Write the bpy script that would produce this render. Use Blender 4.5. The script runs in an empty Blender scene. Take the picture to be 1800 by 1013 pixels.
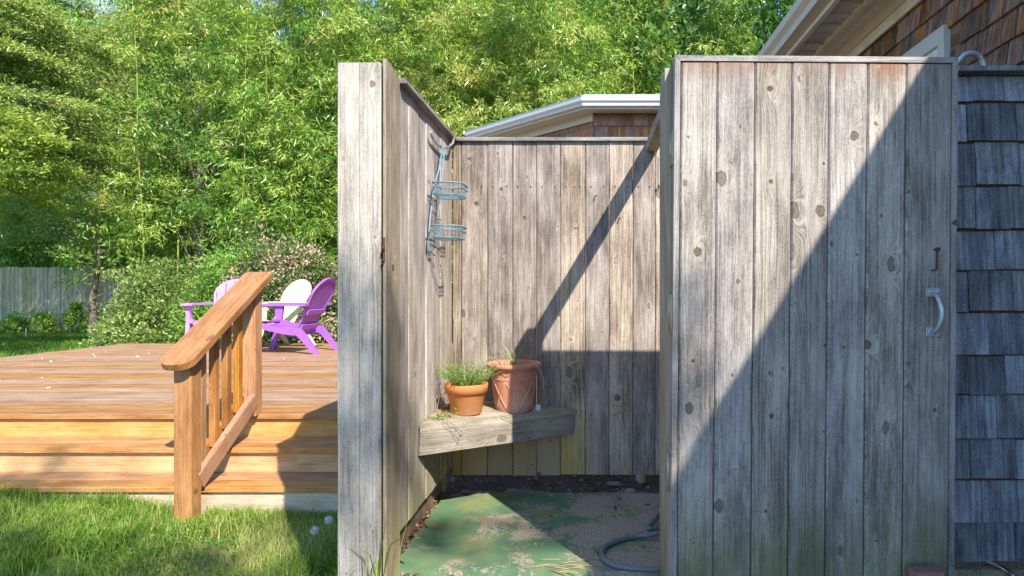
import bpy, math, random
import numpy as np
from mathutils import Vector, Matrix

SC = bpy.context.scene
COL = SC.collection
R = math.radians
PI = math.pi
E = 1.05                                    # eye height above the shower slab (slab top is z = 0)

# ------------------------------------------------------------------ camera, sky, sun, exposure
cd = bpy.data.cameras.new('camera')
cam = bpy.data.objects.new('camera', cd)
COL.objects.link(cam)
cam.location = (0, 0, E)
cam.rotation_euler = (R(90), 0, 0)
cd.lens = 22.4
cd.sensor_width = 36
cd.shift_x = -0.075
cd.shift_y = 0.0025
cd.clip_start = 0.05
cd.clip_end = 2000
SC.camera = cam

SUN = Vector((0.62, -1.0, 1.03)).normalized()
w = bpy.data.worlds.new('World')
SC.world = w
w.use_nodes = True
wt = w.node_tree
sky = wt.nodes.new('ShaderNodeTexSky')
sky.sky_type = 'NISHITA'
sky.sun_disc = False
sky.sun_elevation = math.asin(SUN.z)
sky.sun_rotation = math.atan2(SUN.x, SUN.y)
sky.air_density = 1.0
sky.dust_density = 0.2
sky.ozone_density = 7.0
bg = wt.nodes['Background']
wt.links.new(sky.outputs[0], bg.inputs[0])
bg.inputs[1].default_value = 0.15

sl = bpy.data.lights.new('sun', 'SUN')
sl.energy = 3.9
sl.angle = R(0.5)
sl.color = (1.0, 0.925, 0.81)
so = bpy.data.objects.new('sun', sl)
so.rotation_euler = SUN.to_track_quat('Z', 'Y').to_euler()
so.location = (4, -6, 8)
COL.objects.link(so)

SC.view_settings.view_transform = 'Standard'
SC.view_settings.look = 'None'
SC.view_settings.exposure = 1.22
SC.view_settings.gamma = 1.0
SC.view_settings.use_curve_mapping = False
SC.cycles.max_bounces = 8
SC.cycles.diffuse_bounces = 4
SC.cycles.transmission_bounces = 6
SC.cycles.transparent_max_bounces = 8

# ------------------------------------------------------------------ node helper and materials
class G:
    def __init__(self, name):
        self.mat = bpy.data.materials.new(name)
        self.mat.use_nodes = True
        self.t = self.mat.node_tree
        self.bsdf = self.t.nodes['Principled BSDF']
        self.out = self.t.nodes['Material Output']
    def n(self, typ, **kw):
        nd = self.t.nodes.new('ShaderNode' + typ)
        for k, v in kw.items():
            setattr(nd, k, v)
        return nd
    def put(self, sock, v):
        if hasattr(v, 'links') or isinstance(v, bpy.types.NodeSocket):
            self.t.links.new(v, sock)
        elif isinstance(v, (tuple, list)) and len(v) == 3 and sock.type == 'RGBA':
            sock.default_value = (*v, 1)
        else:
            sock.default_value = v
    def m(self, op, a, b=None, c=None, clamp=False):
        nd = self.n('Math', operation=op, use_clamp=clamp)
        self.put(nd.inputs[0], a)
        if b is not None: self.put(nd.inputs[1], b)
        if c is not None: self.put(nd.inputs[2], c)
        return nd.outputs[0]
    def xyz(self, v):
        nd = self.n('SeparateXYZ')
        self.put(nd.inputs[0], v)
        return nd.outputs
    def vec(self, x, y, z=0.0):
        nd = self.n('CombineXYZ')
        for i, a in enumerate((x, y, z)): self.put(nd.inputs[i], a)
        return nd.outputs[0]
    def noise(self, vec=None, scale=5.0, detail=3.0, rough=0.55, dims='3D', w=None, dist=0.0):
        nd = self.n('TexNoise', noise_dimensions=dims)
        if vec is not None: self.put(nd.inputs['Vector'], vec)
        if w is not None: self.put(nd.inputs['W'], w)
        nd.inputs['Scale'].default_value = scale
        nd.inputs['Detail'].default_value = detail
        nd.inputs['Roughness'].default_value = rough
        nd.inputs['Distortion'].default_value = dist
        return nd.outputs[0]
    def mix(self, f, a, b, typ='MIX'):
        nd = self.n('Mix', data_type='RGBA', blend_type=typ)
        self.put(nd.inputs[0], f); self.put(nd.inputs[6], a); self.put(nd.inputs[7], b)
        return nd.outputs[2]
    def ramp(self, f, lo, hi):
        nd = self.n('MapRange', interpolation_type='SMOOTHSTEP')
        self.put(nd.inputs[0], f)
        nd.inputs[1].default_value = lo; nd.inputs[2].default_value = hi
        return nd.outputs[0]
    def cramp(self, f, stops):
        nd = self.n('ValToRGB')
        self.put(nd.inputs[0], f)
        cr = nd.color_ramp
        while len(cr.elements) < len(stops): cr.elements.new(0.5)
        for e, (p, c) in zip(cr.elements, stops):
            e.position = p; e.color = (*c, 1)
        return nd.outputs[0]
    def bump(self, h, strength=0.3, dist=0.002):
        nd = self.n('Bump')
        nd.inputs['Strength'].default_value = strength
        nd.inputs['Distance'].default_value = dist
        self.put(nd.inputs['Height'], h)
        self.put(self.bsdf.inputs['Normal'], nd.outputs[0])
    def obj(self): return self.n('TexCoord').outputs['Object']
    def pos(self): return self.n('NewGeometry').outputs['Position']
    def rnd(self): return self.n('ObjectInfo').outputs['Random']
    def done(self, col, rough=0.7, spec=0.3, metal=0.0):
        self.put(self.bsdf.inputs['Base Color'], col)
        self.put(self.bsdf.inputs['Roughness'], rough)
        self.put(self.bsdf.inputs['Specular IOR Level'], spec)
        self.put(self.bsdf.inputs['Metallic'], metal)
        return self.mat

def hsv(g, col, h=0.5, s=1.0, v=1.0):
    nd = g.n('HueSaturation')
    g.put(nd.inputs['Color'], col)
    g.put(nd.inputs['Hue'], h); g.put(nd.inputs['Saturation'], s); g.put(nd.inputs['Value'], v)
    return nd.outputs[0]

def wood(name, dark, mid, light, knots=0.6, kcol=(0.05, 0.036, 0.027), halo=None, var=0.25, rough=0.75,
         algae=None, top=None, grain=1.0, streak=0.0, sx=7.4, sy=2.3, spec=0.25, worn=None, cathedral=0.05, weather=0.0, hue=0.02, bump=0.6, k=(1, 1, 1), lines=1.0, yk=0.73):
    """Sawn board: grain follows local Z, knots bend the grain; every board differs through its own random number."""
    g = G(name)
    dark, mid, light = (tuple(c * q for c, q in zip(z_, k)) for z_ in (dark, mid, light))
    if halo: halo = tuple(c * q for c, q in zip(halo, k))
    o = g.xyz(g.obj()); rnd = g.rnd()
    u = g.m('MULTIPLY_ADD', o[1], yk, o[0]); v = o[2]
    r1 = g.m('MULTIPLY', rnd, 61.7); r2 = g.m('FRACT', g.m('MULTIPLY', rnd, 173.31)); r3 = g.m('FRACT', g.m('MULTIPLY', rnd, 911.7))
    cu = g.m('MULTIPLY_ADD', u, sx, r1); cv = g.m('MULTIPLY_ADD', v, sy, g.m('MULTIPLY', rnd, 317.0))
    vo = g.n('TexVoronoi', voronoi_dimensions='2D', feature='F1')
    g.put(vo.inputs['Vector'], g.vec(cu, cv)); vo.inputs['Scale'].default_value = 1.0
    vo.inputs['Randomness'].default_value = 0.85
    pp = g.xyz(vo.outputs['Position']); cc = g.xyz(vo.outputs['Color'])
    dx = g.m('DIVIDE', g.m('SUBTRACT', cu, pp[0]), sx); dy = g.m('DIVIDE', g.m('SUBTRACT', cv, pp[1]), sy)
    rough_edge = g.m('MULTIPLY_ADD', g.noise(g.vec(g.m('MULTIPLY', u, 60), g.m('MULTIPLY', v, 60), r1), 1.0, 3, 0.7), 0.014, -0.007)
    has = g.m('LESS_THAN', cc[0], knots)
    rad = g.m('MULTIPLY', g.m('MULTIPLY_ADD', g.m('POWER', cc[1], 3.0), 0.014, 0.0036), has)
    dk = g.m('ADD', g.m('SQRT', g.m('ADD', g.m('POWER', dx, 2.0), g.m('POWER', g.m('MULTIPLY', dy, g.m('MULTIPLY_ADD', cc[2], 0.65, 0.42)), 2.0))), rough_edge)
    d2 = g.m('ADD', g.m('POWER', dx, 2.0), g.m('POWER', g.m('MULTIPLY', dy, 0.42), 2.0))
    sig = g.m('MULTIPLY_ADD', rad, 1.5, 0.0005)
    bumpk = g.m('MULTIPLY', g.m('EXPONENT', g.m('DIVIDE', g.m('MULTIPLY', d2, -0.5), g.m('POWER', sig, 2.0))), g.m('MULTIPLY', sig, 2.3))
    wv = g.noise(g.vec(g.m('MULTIPLY', u, 9), g.m('MULTIPLY', v, 1.1), r1), 1.0, 2, 0.5)
    wv2 = g.noise(g.vec(g.m('MULTIPLY', u, 30), g.m('MULTIPLY', v, 5), r1), 1.0, 2, 0.5)
    f = g.m('ADD', g.m('ADD', u, bumpk), g.m('ADD', g.m('MULTIPLY', wv, cathedral), g.m('MULTIPLY', wv2, 0.006)))
    ring = g.noise(dims='1D', w=g.m('ADD', f, r1), scale=170 * grain, detail=3.5, rough=0.7)
    fib = g.noise(g.vec(g.m('MULTIPLY', u, 420), g.m('MULTIPLY', v, 16), r1), 1.0, 4, 0.7)
    fib2 = g.noise(g.vec(g.m('MULTIPLY', u, 75), g.m('MULTIPLY', v, 2.6), r1), 1.0, 6, 0.72)
    blot = g.noise(g.vec(g.m('MULTIPLY', u, 12), g.m('MULTIPLY', v, 3.2), r1), 1.0, 6, 0.68)
    spk = g.noise(g.vec(g.m('MULTIPLY', u, 300), g.m('MULTIPLY', v, 130), r1), 1.0, 2, 0.6)
    big = g.noise(g.vec(g.m('MULTIPLY', u, 5), g.m('MULTIPLY', v, 1.3), g.m('ADD', r1, 3.0)), 1.0, 3, 0.6)
    gs = g.m('MULTIPLY', g.m('MULTIPLY_ADD', g.m('MULTIPLY_ADD', big, 1.4, -0.2), 0.42, g.m('MULTIPLY', r3, 0.26)), lines)
    c0 = lambda n_: g.m('SUBTRACT', n_, 0.5)
    tone = g.m('ADD', g.m('ADD', g.m('MULTIPLY', c0(ring), gs), g.m('MULTIPLY', c0(fib), 0.20 * lines)),
               g.m('ADD', g.m('MULTIPLY', c0(fib2), 0.34 * lines), g.m('MULTIPLY', c0(blot), 0.50)))
    tone = g.m('ADD', g.m('MULTIPLY_ADD', c0(spk), 0.22, tone), 0.5)
    col = g.cramp(tone, [(0.38, dark), (0.51, mid), (0.63, light)])
    if weather:                                        # silvered and blackened stretches left by rain and sun
        wl = g.ramp(g.noise(g.vec(g.m('MULTIPLY', u, 26), g.m('MULTIPLY', v, 1.7), g.m('ADD', r1, 7.0)), 1.0, 6, 0.7), 0.55, 0.70)
        col = g.mix(g.m('MULTIPLY', wl, 0.55 * weather), col, light)
        wd_ = g.ramp(g.noise(g.vec(g.m('MULTIPLY', u, 17), g.m('MULTIPLY', v, 2.3), g.m('ADD', r1, 19.0)), 1.0, 6, 0.75), 0.54, 0.70)
        col = g.mix(g.m('MULTIPLY', wd_, 0.6 * weather), col, tuple(c * 0.75 for c in dark))
    if worn:                                           # bare pale or dark patches where the finish has gone
        wm = g.ramp(g.noise(g.vec(g.m('MULTIPLY', u, 40), g.m('MULTIPLY', v, 3.5), r1), 1.0, 4, 0.7), worn[1], worn[1] + 0.1)
        col = g.mix(wm, col, worn[0])
    if streak:
        st = g.ramp(g.noise(g.vec(g.m('MULTIPLY', u, 45), g.m('MULTIPLY', v, 0.9), r1), 1.0, 4, 0.7), 0.48, 0.75)
        col = g.mix(g.m('MULTIPLY', st, streak), col, dark)
    if top:                                            # unweathered colour kept under the cap rail
        tz = g.xyz(g.pos())[2]
        tm = g.ramp(g.m('ADD', tz, g.m('MULTIPLY', g.noise(g.vec(g.m('MULTIPLY', u, 25), r1), 1.0, 2), 0.16)), top[1], top[2])
        col = g.mix(g.m('MULTIPLY', tm, g.m('MULTIPLY_ADD', r2, 0.7, 0.2)), col, top[0])
    if algae:                                          # green bloom on the damp foot of the boards
        p = g.pos(); pz = g.xyz(p)[2]
        an = g.noise(p, 6.0, 4, 0.65); an2 = g.noise(g.vec(g.m('MULTIPLY', u, 22), g.m('MULTIPLY', v, 2.0), r1), 1.0, 3)
        am = g.ramp(g.m('ADD', g.m('MULTIPLY', pz, -1.0), g.m('ADD', g.m('MULTIPLY', an, 0.45), g.m('MULTIPLY', an2, 0.5))), algae[1], algae[2])
        if len(algae) > 4:                             # only in the shelf's shelter
            am = g.m('MULTIPLY', am, g.m('MULTIPLY_ADD', g.ramp(g.m('ADD', g.xyz(p)[0], g.m('MULTIPLY', an, 0.2)), algae[5], algae[4]), 0.85, 0.15))
        col = g.mix(g.m('MULTIPLY', am, algae[3]), col, g.mix(g.m('MULTIPLY_ADD', tone, 1.6, -0.3), tuple(c * 0.45 for c in algae[0]), algae[0]))
    q_ = g.m('DIVIDE', dk, g.m('ADD', rad, 0.0002))
    qh = g.m('DIVIDE', g.m('ADD', g.m('SQRT', g.m('ADD', g.m('POWER', g.m('MULTIPLY', dx, 1.15), 2.0), g.m('POWER', g.m('MULTIPLY', dy, 0.30), 2.0))), g.m('MULTIPLY', rough_edge, 1.6)), g.m('ADD', rad, 0.0002))
    hl = g.m('MULTIPLY', g.ramp(qh, 2.4, 0.6), g.m('MULTIPLY_ADD', fib2, 1.6, -0.15))
    kk = g.ramp(q_, 1.10, 0.90)
    col = g.mix(g.m('MULTIPLY', g.m('MULTIPLY', hl, has), g.m('MULTIPLY_ADD', ring, 1.0, -0.12)), col, halo or light)
    kb = tuple(min(1, c * 2.6) for c in kcol)
    kc = g.cramp(g.m('ADD', q_, g.m('MULTIPLY_ADD', g.noise(dims='1D', w=dk, scale=900, detail=2), 0.5, -0.25)), [(0.05, tuple(c * 0.5 for c in kcol)), (0.32, kb), (0.72, tuple(c * 2.2 for c in kcol)), (0.95, tuple(c * 0.6 for c in kcol))])
    col = g.mix(g.m('MULTIPLY', g.m('MULTIPLY', kk, has), g.m('MULTIPLY_ADD', cc[2], 0.32, 0.63)), col, kc)
    val = g.m('MULTIPLY_ADD', g.m('SUBTRACT', r2, 0.5), var * 2, 1.0)
    col = hsv(g, col, g.m('MULTIPLY_ADD', r3, hue, 0.5 - hue / 2), g.m('MULTIPLY_ADD', r3, 0.5, 0.75), val)
    g.bump(g.m('ADD', g.m('ADD', g.m('MULTIPLY', ring, 0.6), g.m('MULTIPLY', fib, 0.5)), g.m('MULTIPLY', kk, -0.7)), bump, 0.002)
    return g.done(col, rough, spec)

def plain(name, col, rough=0.5, spec=0.4, metal=0.0, noise=0.15, scale=20.0, dirt=None):
    g = G(name)
    nz = g.noise(g.obj(), scale, 4, 0.6)
    c = hsv(g, col, 0.5, 1.0, g.m('MULTIPLY_ADD', nz, noise * 2, 1.0 - noise))
    if dirt:
        c = g.mix(g.m('MULTIPLY', g.ramp(g.noise(g.obj(), scale * 0.4, 5, 0.7), 0.45, 0.7), dirt[1]), c, dirt[0])
    return g.done(c, rough, spec, metal)

def leafmat(name, stops, rough=0.34, trans=0.32, spec=0.6):
    """Leaf colour by each leaf's own tint, part of the light passing through the blade."""
    g = G(name)
    at = g.n('Attribute', attribute_name='tint')
    t = g.m('ADD', at.outputs['Fac'], g.m('MULTIPLY_ADD', g.rnd(), 0.36, -0.18))
    col = g.cramp(t, stops)
    g.done(col, rough, spec)
    tr = g.n('BsdfTranslucent')
    g.put(tr.inputs[0], hsv(g, col, 0.49, 1.1, 1.25))
    mx = g.n('MixShader')
    mx.inputs[0].default_value = trans
    g.t.links.new(g.bsdf.outputs[0], mx.inputs[1]); g.t.links.new(tr.outputs[0], mx.inputs[2])
    g.t.links.new(mx.outputs[0], g.out.inputs[0])
    return g.mat

M = {}
GREEN = (0.17, 0.19, 0.045)
M['door'] = wood('weathered_door_cedar', (0.15, 0.135, 0.125), (0.38, 0.355, 0.335), (0.60, 0.575, 0.55), knots=0.95, var=0.16, sx=8.6, sy=3.9, k=(0.90, 0.865, 0.825), worn=((0.27, 0.20, 0.155), 0.67),
                 algae=((0.22, 0.25, 0.075), -0.05, 0.50, 0.85), top=((0.24, 0.10, 0.045), 1.77, 1.89), streak=0.25, weather=0.8, halo=(0.60, 0.54, 0.46))
M['back'] = wood('weathered_back_cedar', (0.13, 0.105, 0.09), (0.36, 0.315, 0.28), (0.62, 0.575, 0.53), knots=0.9, var=0.26, sy=3.4, k=(0.83, 0.775, 0.725), worn=((0.24, 0.165, 0.12), 0.66),
                 algae=((0.58, 0.42, 0.20), -0.16, 0.30, 0.9, -0.05, 0.25), streak=0.3, weather=1.0, halo=(0.62, 0.55, 0.46))
M['side'] = wood('weathered_side_cedar', (0.20, 0.175, 0.155), (0.44, 0.40, 0.365), (0.66, 0.62, 0.58), knots=0.4, var=0.22, k=(0.87, 0.83, 0.79),
                 algae=((0.36, 0.33, 0.09), 0.02, 0.62, 0.8), streak=0.3, weather=0.9)
M['post'] = wood('weathered_post_cedar', (0.23, 0.21, 0.195), (0.47, 0.445, 0.42), (0.68, 0.66, 0.635), knots=0.8, var=0.05, weather=1.0, k=(0.89, 0.855, 0.815),
                 algae=((0.30, 0.25, 0.14), 0.5, 1.2, 0.35), halo=(0.76, 0.73, 0.69), kcol=(0.09, 0.075, 0.065), lines=0.8)
M['jamb'] = wood('tan_jamb_cedar', (0.22, 0.175, 0.12), (0.42, 0.36, 0.28), (0.58, 0.52, 0.43), knots=0.3, var=0.08, k=(0.78, 0.76, 0.74),
                 algae=((0.32, 0.28, 0.10), 0.0, 0.9, 0.6), streak=0.3, weather=0.6)
M['shelf'] = wood('weathered_shelf_pine', (0.22, 0.18, 0.13), (0.45, 0.39, 0.30), (0.64, 0.575, 0.47), knots=0.5, var=0.08, k=(0.78, 0.77, 0.75),
                  algae=((0.36, 0.32, 0.13), 0.0, 0.7, 0.4), weather=0.6)
M['cap'] = wood('weathered_cap_cedar', (0.15, 0.13, 0.12), (0.37, 0.34, 0.315), (0.58, 0.55, 0.52), knots=0.1, var=0.1, weather=0.9, k=(0.80, 0.80, 0.82))
M['amber'] = wood('damp_brown_board', (0.10, 0.06, 0.035), (0.20, 0.13, 0.08), (0.30, 0.21, 0.14), knots=0.2, var=0.1)
M['deck'] = wood('stained_deck_boards', (0.27, 0.13, 0.06), (0.48, 0.265, 0.135), (0.60, 0.37, 0.21), knots=0.15, var=0.05, rough=0.6, hue=0.003,
                 kcol=(0.09, 0.035, 0.012), halo=(0.5, 0.24, 0.1), worn=((0.60, 0.44, 0.31), 0.72), sy=1.4, cathedral=0.02, k=(0.80, 0.83, 0.88))
M['tread'] = wood('stained_tread_boards', (0.34, 0.155, 0.062), (0.55, 0.295, 0.125), (0.68, 0.42, 0.21), knots=0.15, var=0.04, rough=0.6, hue=0.003, worn=((0.62, 0.46, 0.30), 0.70), sy=1.4, cathedral=0.03, k=(0.84, 0.84, 0.86))
M['riser'] = wood('stained_riser_boards', (0.50, 0.25, 0.085), (0.70, 0.42, 0.155), (0.80, 0.55, 0.25), knots=0.35, var=0.04, rough=0.5, hue=0.006,
                  kcol=(0.2, 0.08, 0.025), halo=(0.7, 0.45, 0.16), worn=((0.40, 0.19, 0.07), 0.66), sy=1.6, k=(0.80, 0.80, 0.86))
M['rail'] = wood('stained_rail_wood', (0.27, 0.115, 0.045), (0.47, 0.225, 0.092), (0.60, 0.33, 0.15), knots=0.6, var=0.14, rough=0.45, hue=0.008,
                 kcol=(0.1, 0.04, 0.015), halo=(0.55, 0.3, 0.12), worn=((0.66, 0.50, 0.32), 0.66), spec=0.4, k=(0.86, 0.86, 0.86))
M['bare'] = wood('bare_pale_riser', (0.34, 0.25, 0.14), (0.52, 0.42, 0.27), (0.64, 0.55, 0.39), knots=0.3, var=0.05)
M['shingle_dark'] = wood('slate_weathered_shingle', (0.075, 0.078, 0.086), (0.25, 0.27, 0.30), (0.50, 0.54, 0.59), worn=((0.17, 0.14, 0.125), 0.62), knots=0.0, var=0.26, grain=0.3, streak=0.15, weather=1.0, bump=0.15, lines=0.6, yk=0.0)
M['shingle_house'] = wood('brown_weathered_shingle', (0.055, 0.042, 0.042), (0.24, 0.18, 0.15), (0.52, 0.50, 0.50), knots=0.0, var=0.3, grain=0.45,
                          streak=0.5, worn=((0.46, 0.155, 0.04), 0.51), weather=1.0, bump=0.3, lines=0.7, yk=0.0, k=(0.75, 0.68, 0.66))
M['shingle_bay'] = wood('red_brown_shingle', (0.14, 0.09, 0.07), (0.30, 0.205, 0.155), (0.45, 0.38, 0.34), knots=0.0, var=0.2, grain=0.45,  # red brown is the wing shingles' own colour
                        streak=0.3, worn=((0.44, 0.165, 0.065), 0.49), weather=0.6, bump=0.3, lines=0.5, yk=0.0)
M['fence'] = wood('grey_green_fence', (0.29, 0.245, 0.15), (0.50, 0.435, 0.28), (0.66, 0.585, 0.40), knots=0.1, var=0.25)
M['white'] = plain('white_aluminium', (0.60, 0.605, 0.61), 0.35, 0.5, 0.0, 0.06, 6)
M['beige'] = plain('beige_painted_trim', (0.84, 0.79, 0.73), 0.55, 0.3, 0.0, 0.08, 9, dirt=((0.22, 0.18, 0.14), 0.3))
M['taupe'] = plain('taupe_painted_trim', (0.68, 0.63, 0.59), 0.6, 0.3, 0.0, 0.1, 9)
M['soffit'] = plain('grey_ribbed_soffit', (0.68, 0.68, 0.66), 0.6, 0.3, 0.0, 0.12, 12, dirt=((0.07, 0.10, 0.07), 0.5))
M['roof'] = plain('grey_asphalt_roofing', (0.16, 0.16, 0.155), 0.9, 0.2, 0.0, 0.3, 60)
M['concrete'] = plain('grey_concrete', (0.34, 0.32, 0.29), 0.9, 0.2, 0.0, 0.25, 30)
M['galv'] = plain('galvanised_steel', (0.46, 0.53, 0.57), 0.4, 0.5, 0.5, 0.25, 40, dirt=((0.26, 0.14, 0.07), 0.8))
M['brass'] = plain('dull_brass_hinge', (0.45, 0.42, 0.30), 0.4, 0.5, 0.6, 0.2, 40, dirt=((0.12, 0.09, 0.06), 0.5))
M['rust'] = plain('rusty_iron', (0.14, 0.06, 0.038), 0.8, 0.3, 0.2, 0.4, 90)
M['caddy'] = plain('faded_blue_coated_wire', (0.15, 0.25, 0.31), 0.5, 0.4, 0.0, 0.2, 60, dirt=((0.30, 0.29, 0.25), 0.5))
M['hose'] = plain('grey_rubber_hose', (0.15, 0.165, 0.18), 0.38, 0.5, 0.0, 0.2, 30, dirt=((0.25, 0.17, 0.11), 0.35))
M['chrome'] = plain('chrome_hose', (0.6, 0.62, 0.64), 0.25, 0.5, 1.0, 0.1, 30)
M['terra'] = plain('orange_terracotta', (0.58, 0.22, 0.075), 0.85, 0.15, 0.0, 0.2, 14, dirt=((0.36, 0.22, 0.13), 0.75))
M['terra_pink'] = plain('pink_terracotta_plastic', (0.52, 0.22, 0.14), 0.7, 0.25, 0.0, 0.18, 14, dirt=((0.60, 0.42, 0.33), 0.75))
M['soil'] = plain('dark_potting_soil', (0.075, 0.05, 0.033), 1.0, 0.1, 0.0, 0.4, 60)
M['stone'] = plain('tan_stone', (0.30, 0.23, 0.165), 0.85, 0.2, 0.0, 0.3, 20)
M['brick'] = plain('pink_brick', (0.36, 0.165, 0.135), 0.9, 0.2, 0.0, 0.3, 45, dirt=((0.40, 0.30, 0.27), 0.5))
M['purple'] = plain('purple_plastic', (0.33, 0.115, 0.50), 0.4, 0.45, 0.0, 0.05, 8)
M['lilac'] = plain('sunbleached_lilac_plastic', (0.52, 0.25, 0.60), 0.45, 0.4, 0.0, 0.08, 5)
M['cream'] = plain('cream_plastic', (0.72, 0.68, 0.40), 0.4, 0.45, 0.0, 0.05, 6)
M['bark'] = plain('grey_bark', (0.20, 0.165, 0.13), 0.95, 0.1, 0.0, 0.45, 14, dirt=((0.33, 0.31, 0.26), 0.4))
M['culm'] = plain('yellow_green_culm', (0.30, 0.33, 0.06), 0.4, 0.4, 0.0, 0.25, 3)
M['stem'] = plain('green_stem', (0.20, 0.26, 0.07), 0.6, 0.3, 0.0, 0.2, 30)
M['dry'] = plain('dry_stalk', (0.42, 0.33, 0.20), 0.8, 0.2, 0.0, 0.3, 30)
M['vine'] = plain('dark_dead_vine', (0.10, 0.08, 0.05), 0.9, 0.2, 0.0, 0.3, 30)
M['fluff'] = plain('white_seed_fluff', (0.78, 0.78, 0.74), 0.9, 0.1, 0.0, 0.1, 30)
M['plastic_white'] = plain('pale_blue_white_plastic', (0.62, 0.70, 0.78), 0.4, 0.4, 0.0, 0.05, 30)
M['stake'] = plain('bleached_stake', (0.58, 0.46, 0.36), 0.8, 0.2, 0.0, 0.15, 20)
gl = G('window_glass')
M['glass'] = gl.done((0.03, 0.035, 0.04), 0.05, 0.9)
M['leaf_bamboo'] = leafmat('bamboo_leaf', [(0.05, (0.09, 0.21, 0.03)), (0.4, (0.25, 0.42, 0.06)), (0.8, (0.47, 0.60, 0.13)), (1.0, (0.60, 0.54, 0.18))])
M['leaf_dark'] = leafmat('dark_glossy_leaf', [(0.05, (0.03, 0.10, 0.025)), (0.5, (0.09, 0.22, 0.045)), (0.9, (0.26, 0.42, 0.11))], 0.35, 0.3, 0.5)
M['leaf_cedar'] = leafmat('cedar_spray', [(0.05, (0.06, 0.13, 0.02)), (0.5, (0.28, 0.40, 0.06)), (0.9, (0.56, 0.60, 0.13))], 0.5, 0.35, 0.35)
M['leaf_mid'] = leafmat('mid_green_leaf', [(0.05, (0.09, 0.21, 0.035)), (0.5, (0.24, 0.43, 0.07)), (0.95, (0.46, 0.62, 0.16))], 0.45, 0.4, 0.35)
M['leaf_shrub'] = leafmat('pale_shrub_leaf', [(0.05, (0.08, 0.15, 0.03)), (0.5, (0.27, 0.37, 0.09)), (0.95, (0.55, 0.60, 0.22))], 0.4, 0.35, 0.4)
M['leaf_pieris'] = leafmat('pieris_leaf_and_bloom', [(0.05, (0.06, 0.12, 0.03)), (0.38, (0.14, 0.22, 0.05)), (0.5, (0.52, 0.42, 0.26)), (0.85, (0.66, 0.49, 0.38)), (1.0, (0.55, 0.22, 0.17))], 0.55, 0.3, 0.3)
M['leaf_yellow'] = leafmat('yellow_green_leaf', [(0.05, (0.12, 0.17, 0.02)), (0.5, (0.30, 0.36, 0.04)), (0.95, (0.46, 0.46, 0.07))], 0.45, 0.4, 0.35)
M['grass'] = leafmat('lawn_blade', [(0.0, (0.07, 0.17, 0.02)), (0.4, (0.17, 0.34, 0.04)), (0.75, (0.36, 0.46, 0.09)), (1.0, (0.58, 0.52, 0.24))], 0.45, 0.4, 0.3)
M['litter'] = leafmat('dead_leaf', [(0.0, (0.10, 0.05, 0.03)), (0.5, (0.30, 0.16, 0.09)), (0.85, (0.48, 0.33, 0.22)), (1.0, (0.50, 0.20, 0.09))], 0.8, 0.15, 0.2)
M['pebble'] = leafmat('pebble_mix', [(0.0, (0.09, 0.07, 0.055)), (0.5, (0.20, 0.15, 0.11)), (0.9, (0.36, 0.29, 0.23)), (1.0, (0.52, 0.46, 0.40))], 0.85, 0.0, 0.2)

def ground_mat():
    g = G('lawn_soil')
    p = g.pos()
    n1 = g.noise(p, 1.7, 5, 0.6); n2 = g.noise(p, 22, 4, 0.7)
    c = g.mix(g.ramp(n2, 0.3, 0.7), (0.055, 0.10, 0.02), (0.13, 0.19, 0.04))
    c = g.mix(g.ramp(n1, 0.55, 0.72), c, (0.20, 0.16, 0.09))
    x = g.xyz(p)
    bare = g.ramp(g.m('ADD', x[0], g.m('MULTIPLY', n2, 0.12)), -0.92, -0.80)
    c = g.mix(bare, c, g.mix(n2, (0.12, 0.085, 0.06), (0.36, 0.30, 0.23)))
    g.bump(n2, 0.6, 0.02)
    return g.done(c, 0.95, 0.1)
def slab_mat():
    g = G('worn_green_painted_concrete')
    p = g.pos()
    n1 = g.noise(p, 3.4, 6, 0.68, dist=0.6); n2 = g.noise(p, 45, 4, 0.7); n3 = g.noise(p, 9, 4, 0.6); n4 = g.noise(p, 120, 3, 0.7)
    x = g.xyz(p)
    green = g.mix(n3, (0.065, 0.145, 0.075), (0.155, 0.265, 0.135))
    yel = g.mix(g.ramp(g.noise(p, 3.1, 4, 0.6), 0.46, 0.68), green, (0.22, 0.25, 0.11))
    bare = g.mix(g.ramp(n4, 0.3, 0.7), (0.17, 0.14, 0.10), (0.52, 0.455, 0.34))
    bias = g.m('ADD', g.m('MULTIPLY', g.ramp(x[0], -0.7, 0.45), 0.21), g.m('MULTIPLY', g.m('SUBTRACT', n2, 0.5), 0.42))
    mk = g.ramp(g.m('ADD', n1, g.m('MULTIPLY_ADD', n4, 0.16, g.m('SUBTRACT', bias, 0.05))), 0.60, 0.69)
    c = g.mix(mk, yel, bare)
    # ridge of old mortar crossing the slab near its back corner
    dline = g.m('ABSOLUTE', g.m('SUBTRACT', g.m('ADD', x[1], g.m('MULTIPLY', x[0], 0.18)), g.m('MULTIPLY_ADD', n3, 0.07, 2.80)))
    lm = g.m('MULTIPLY', g.ramp(dline, 0.05, 0.012), g.m('MULTIPLY', g.ramp(x[0], -0.62, -0.5), g.ramp(x[0], -0.27, -0.38)))
    c = g.mix(g.m('MULTIPLY', lm, g.ramp(n4, 0.3, 0.6)), c, (0.34, 0.25, 0.17))
    dk = g.ramp(g.noise(p, 6.5, 3, 0.5), 0.60, 0.75)
    c = g.mix(g.m('MULTIPLY', dk, 0.45), c, (0.10, 0.08, 0.045))
    g.bump(g.m('ADD', g.m('MULTIPLY', n4, 0.6), g.m('MULTIPLY', mk, -0.7)), 0.5, 0.004)
    return g.done(c, 0.75, 0.3)
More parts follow.
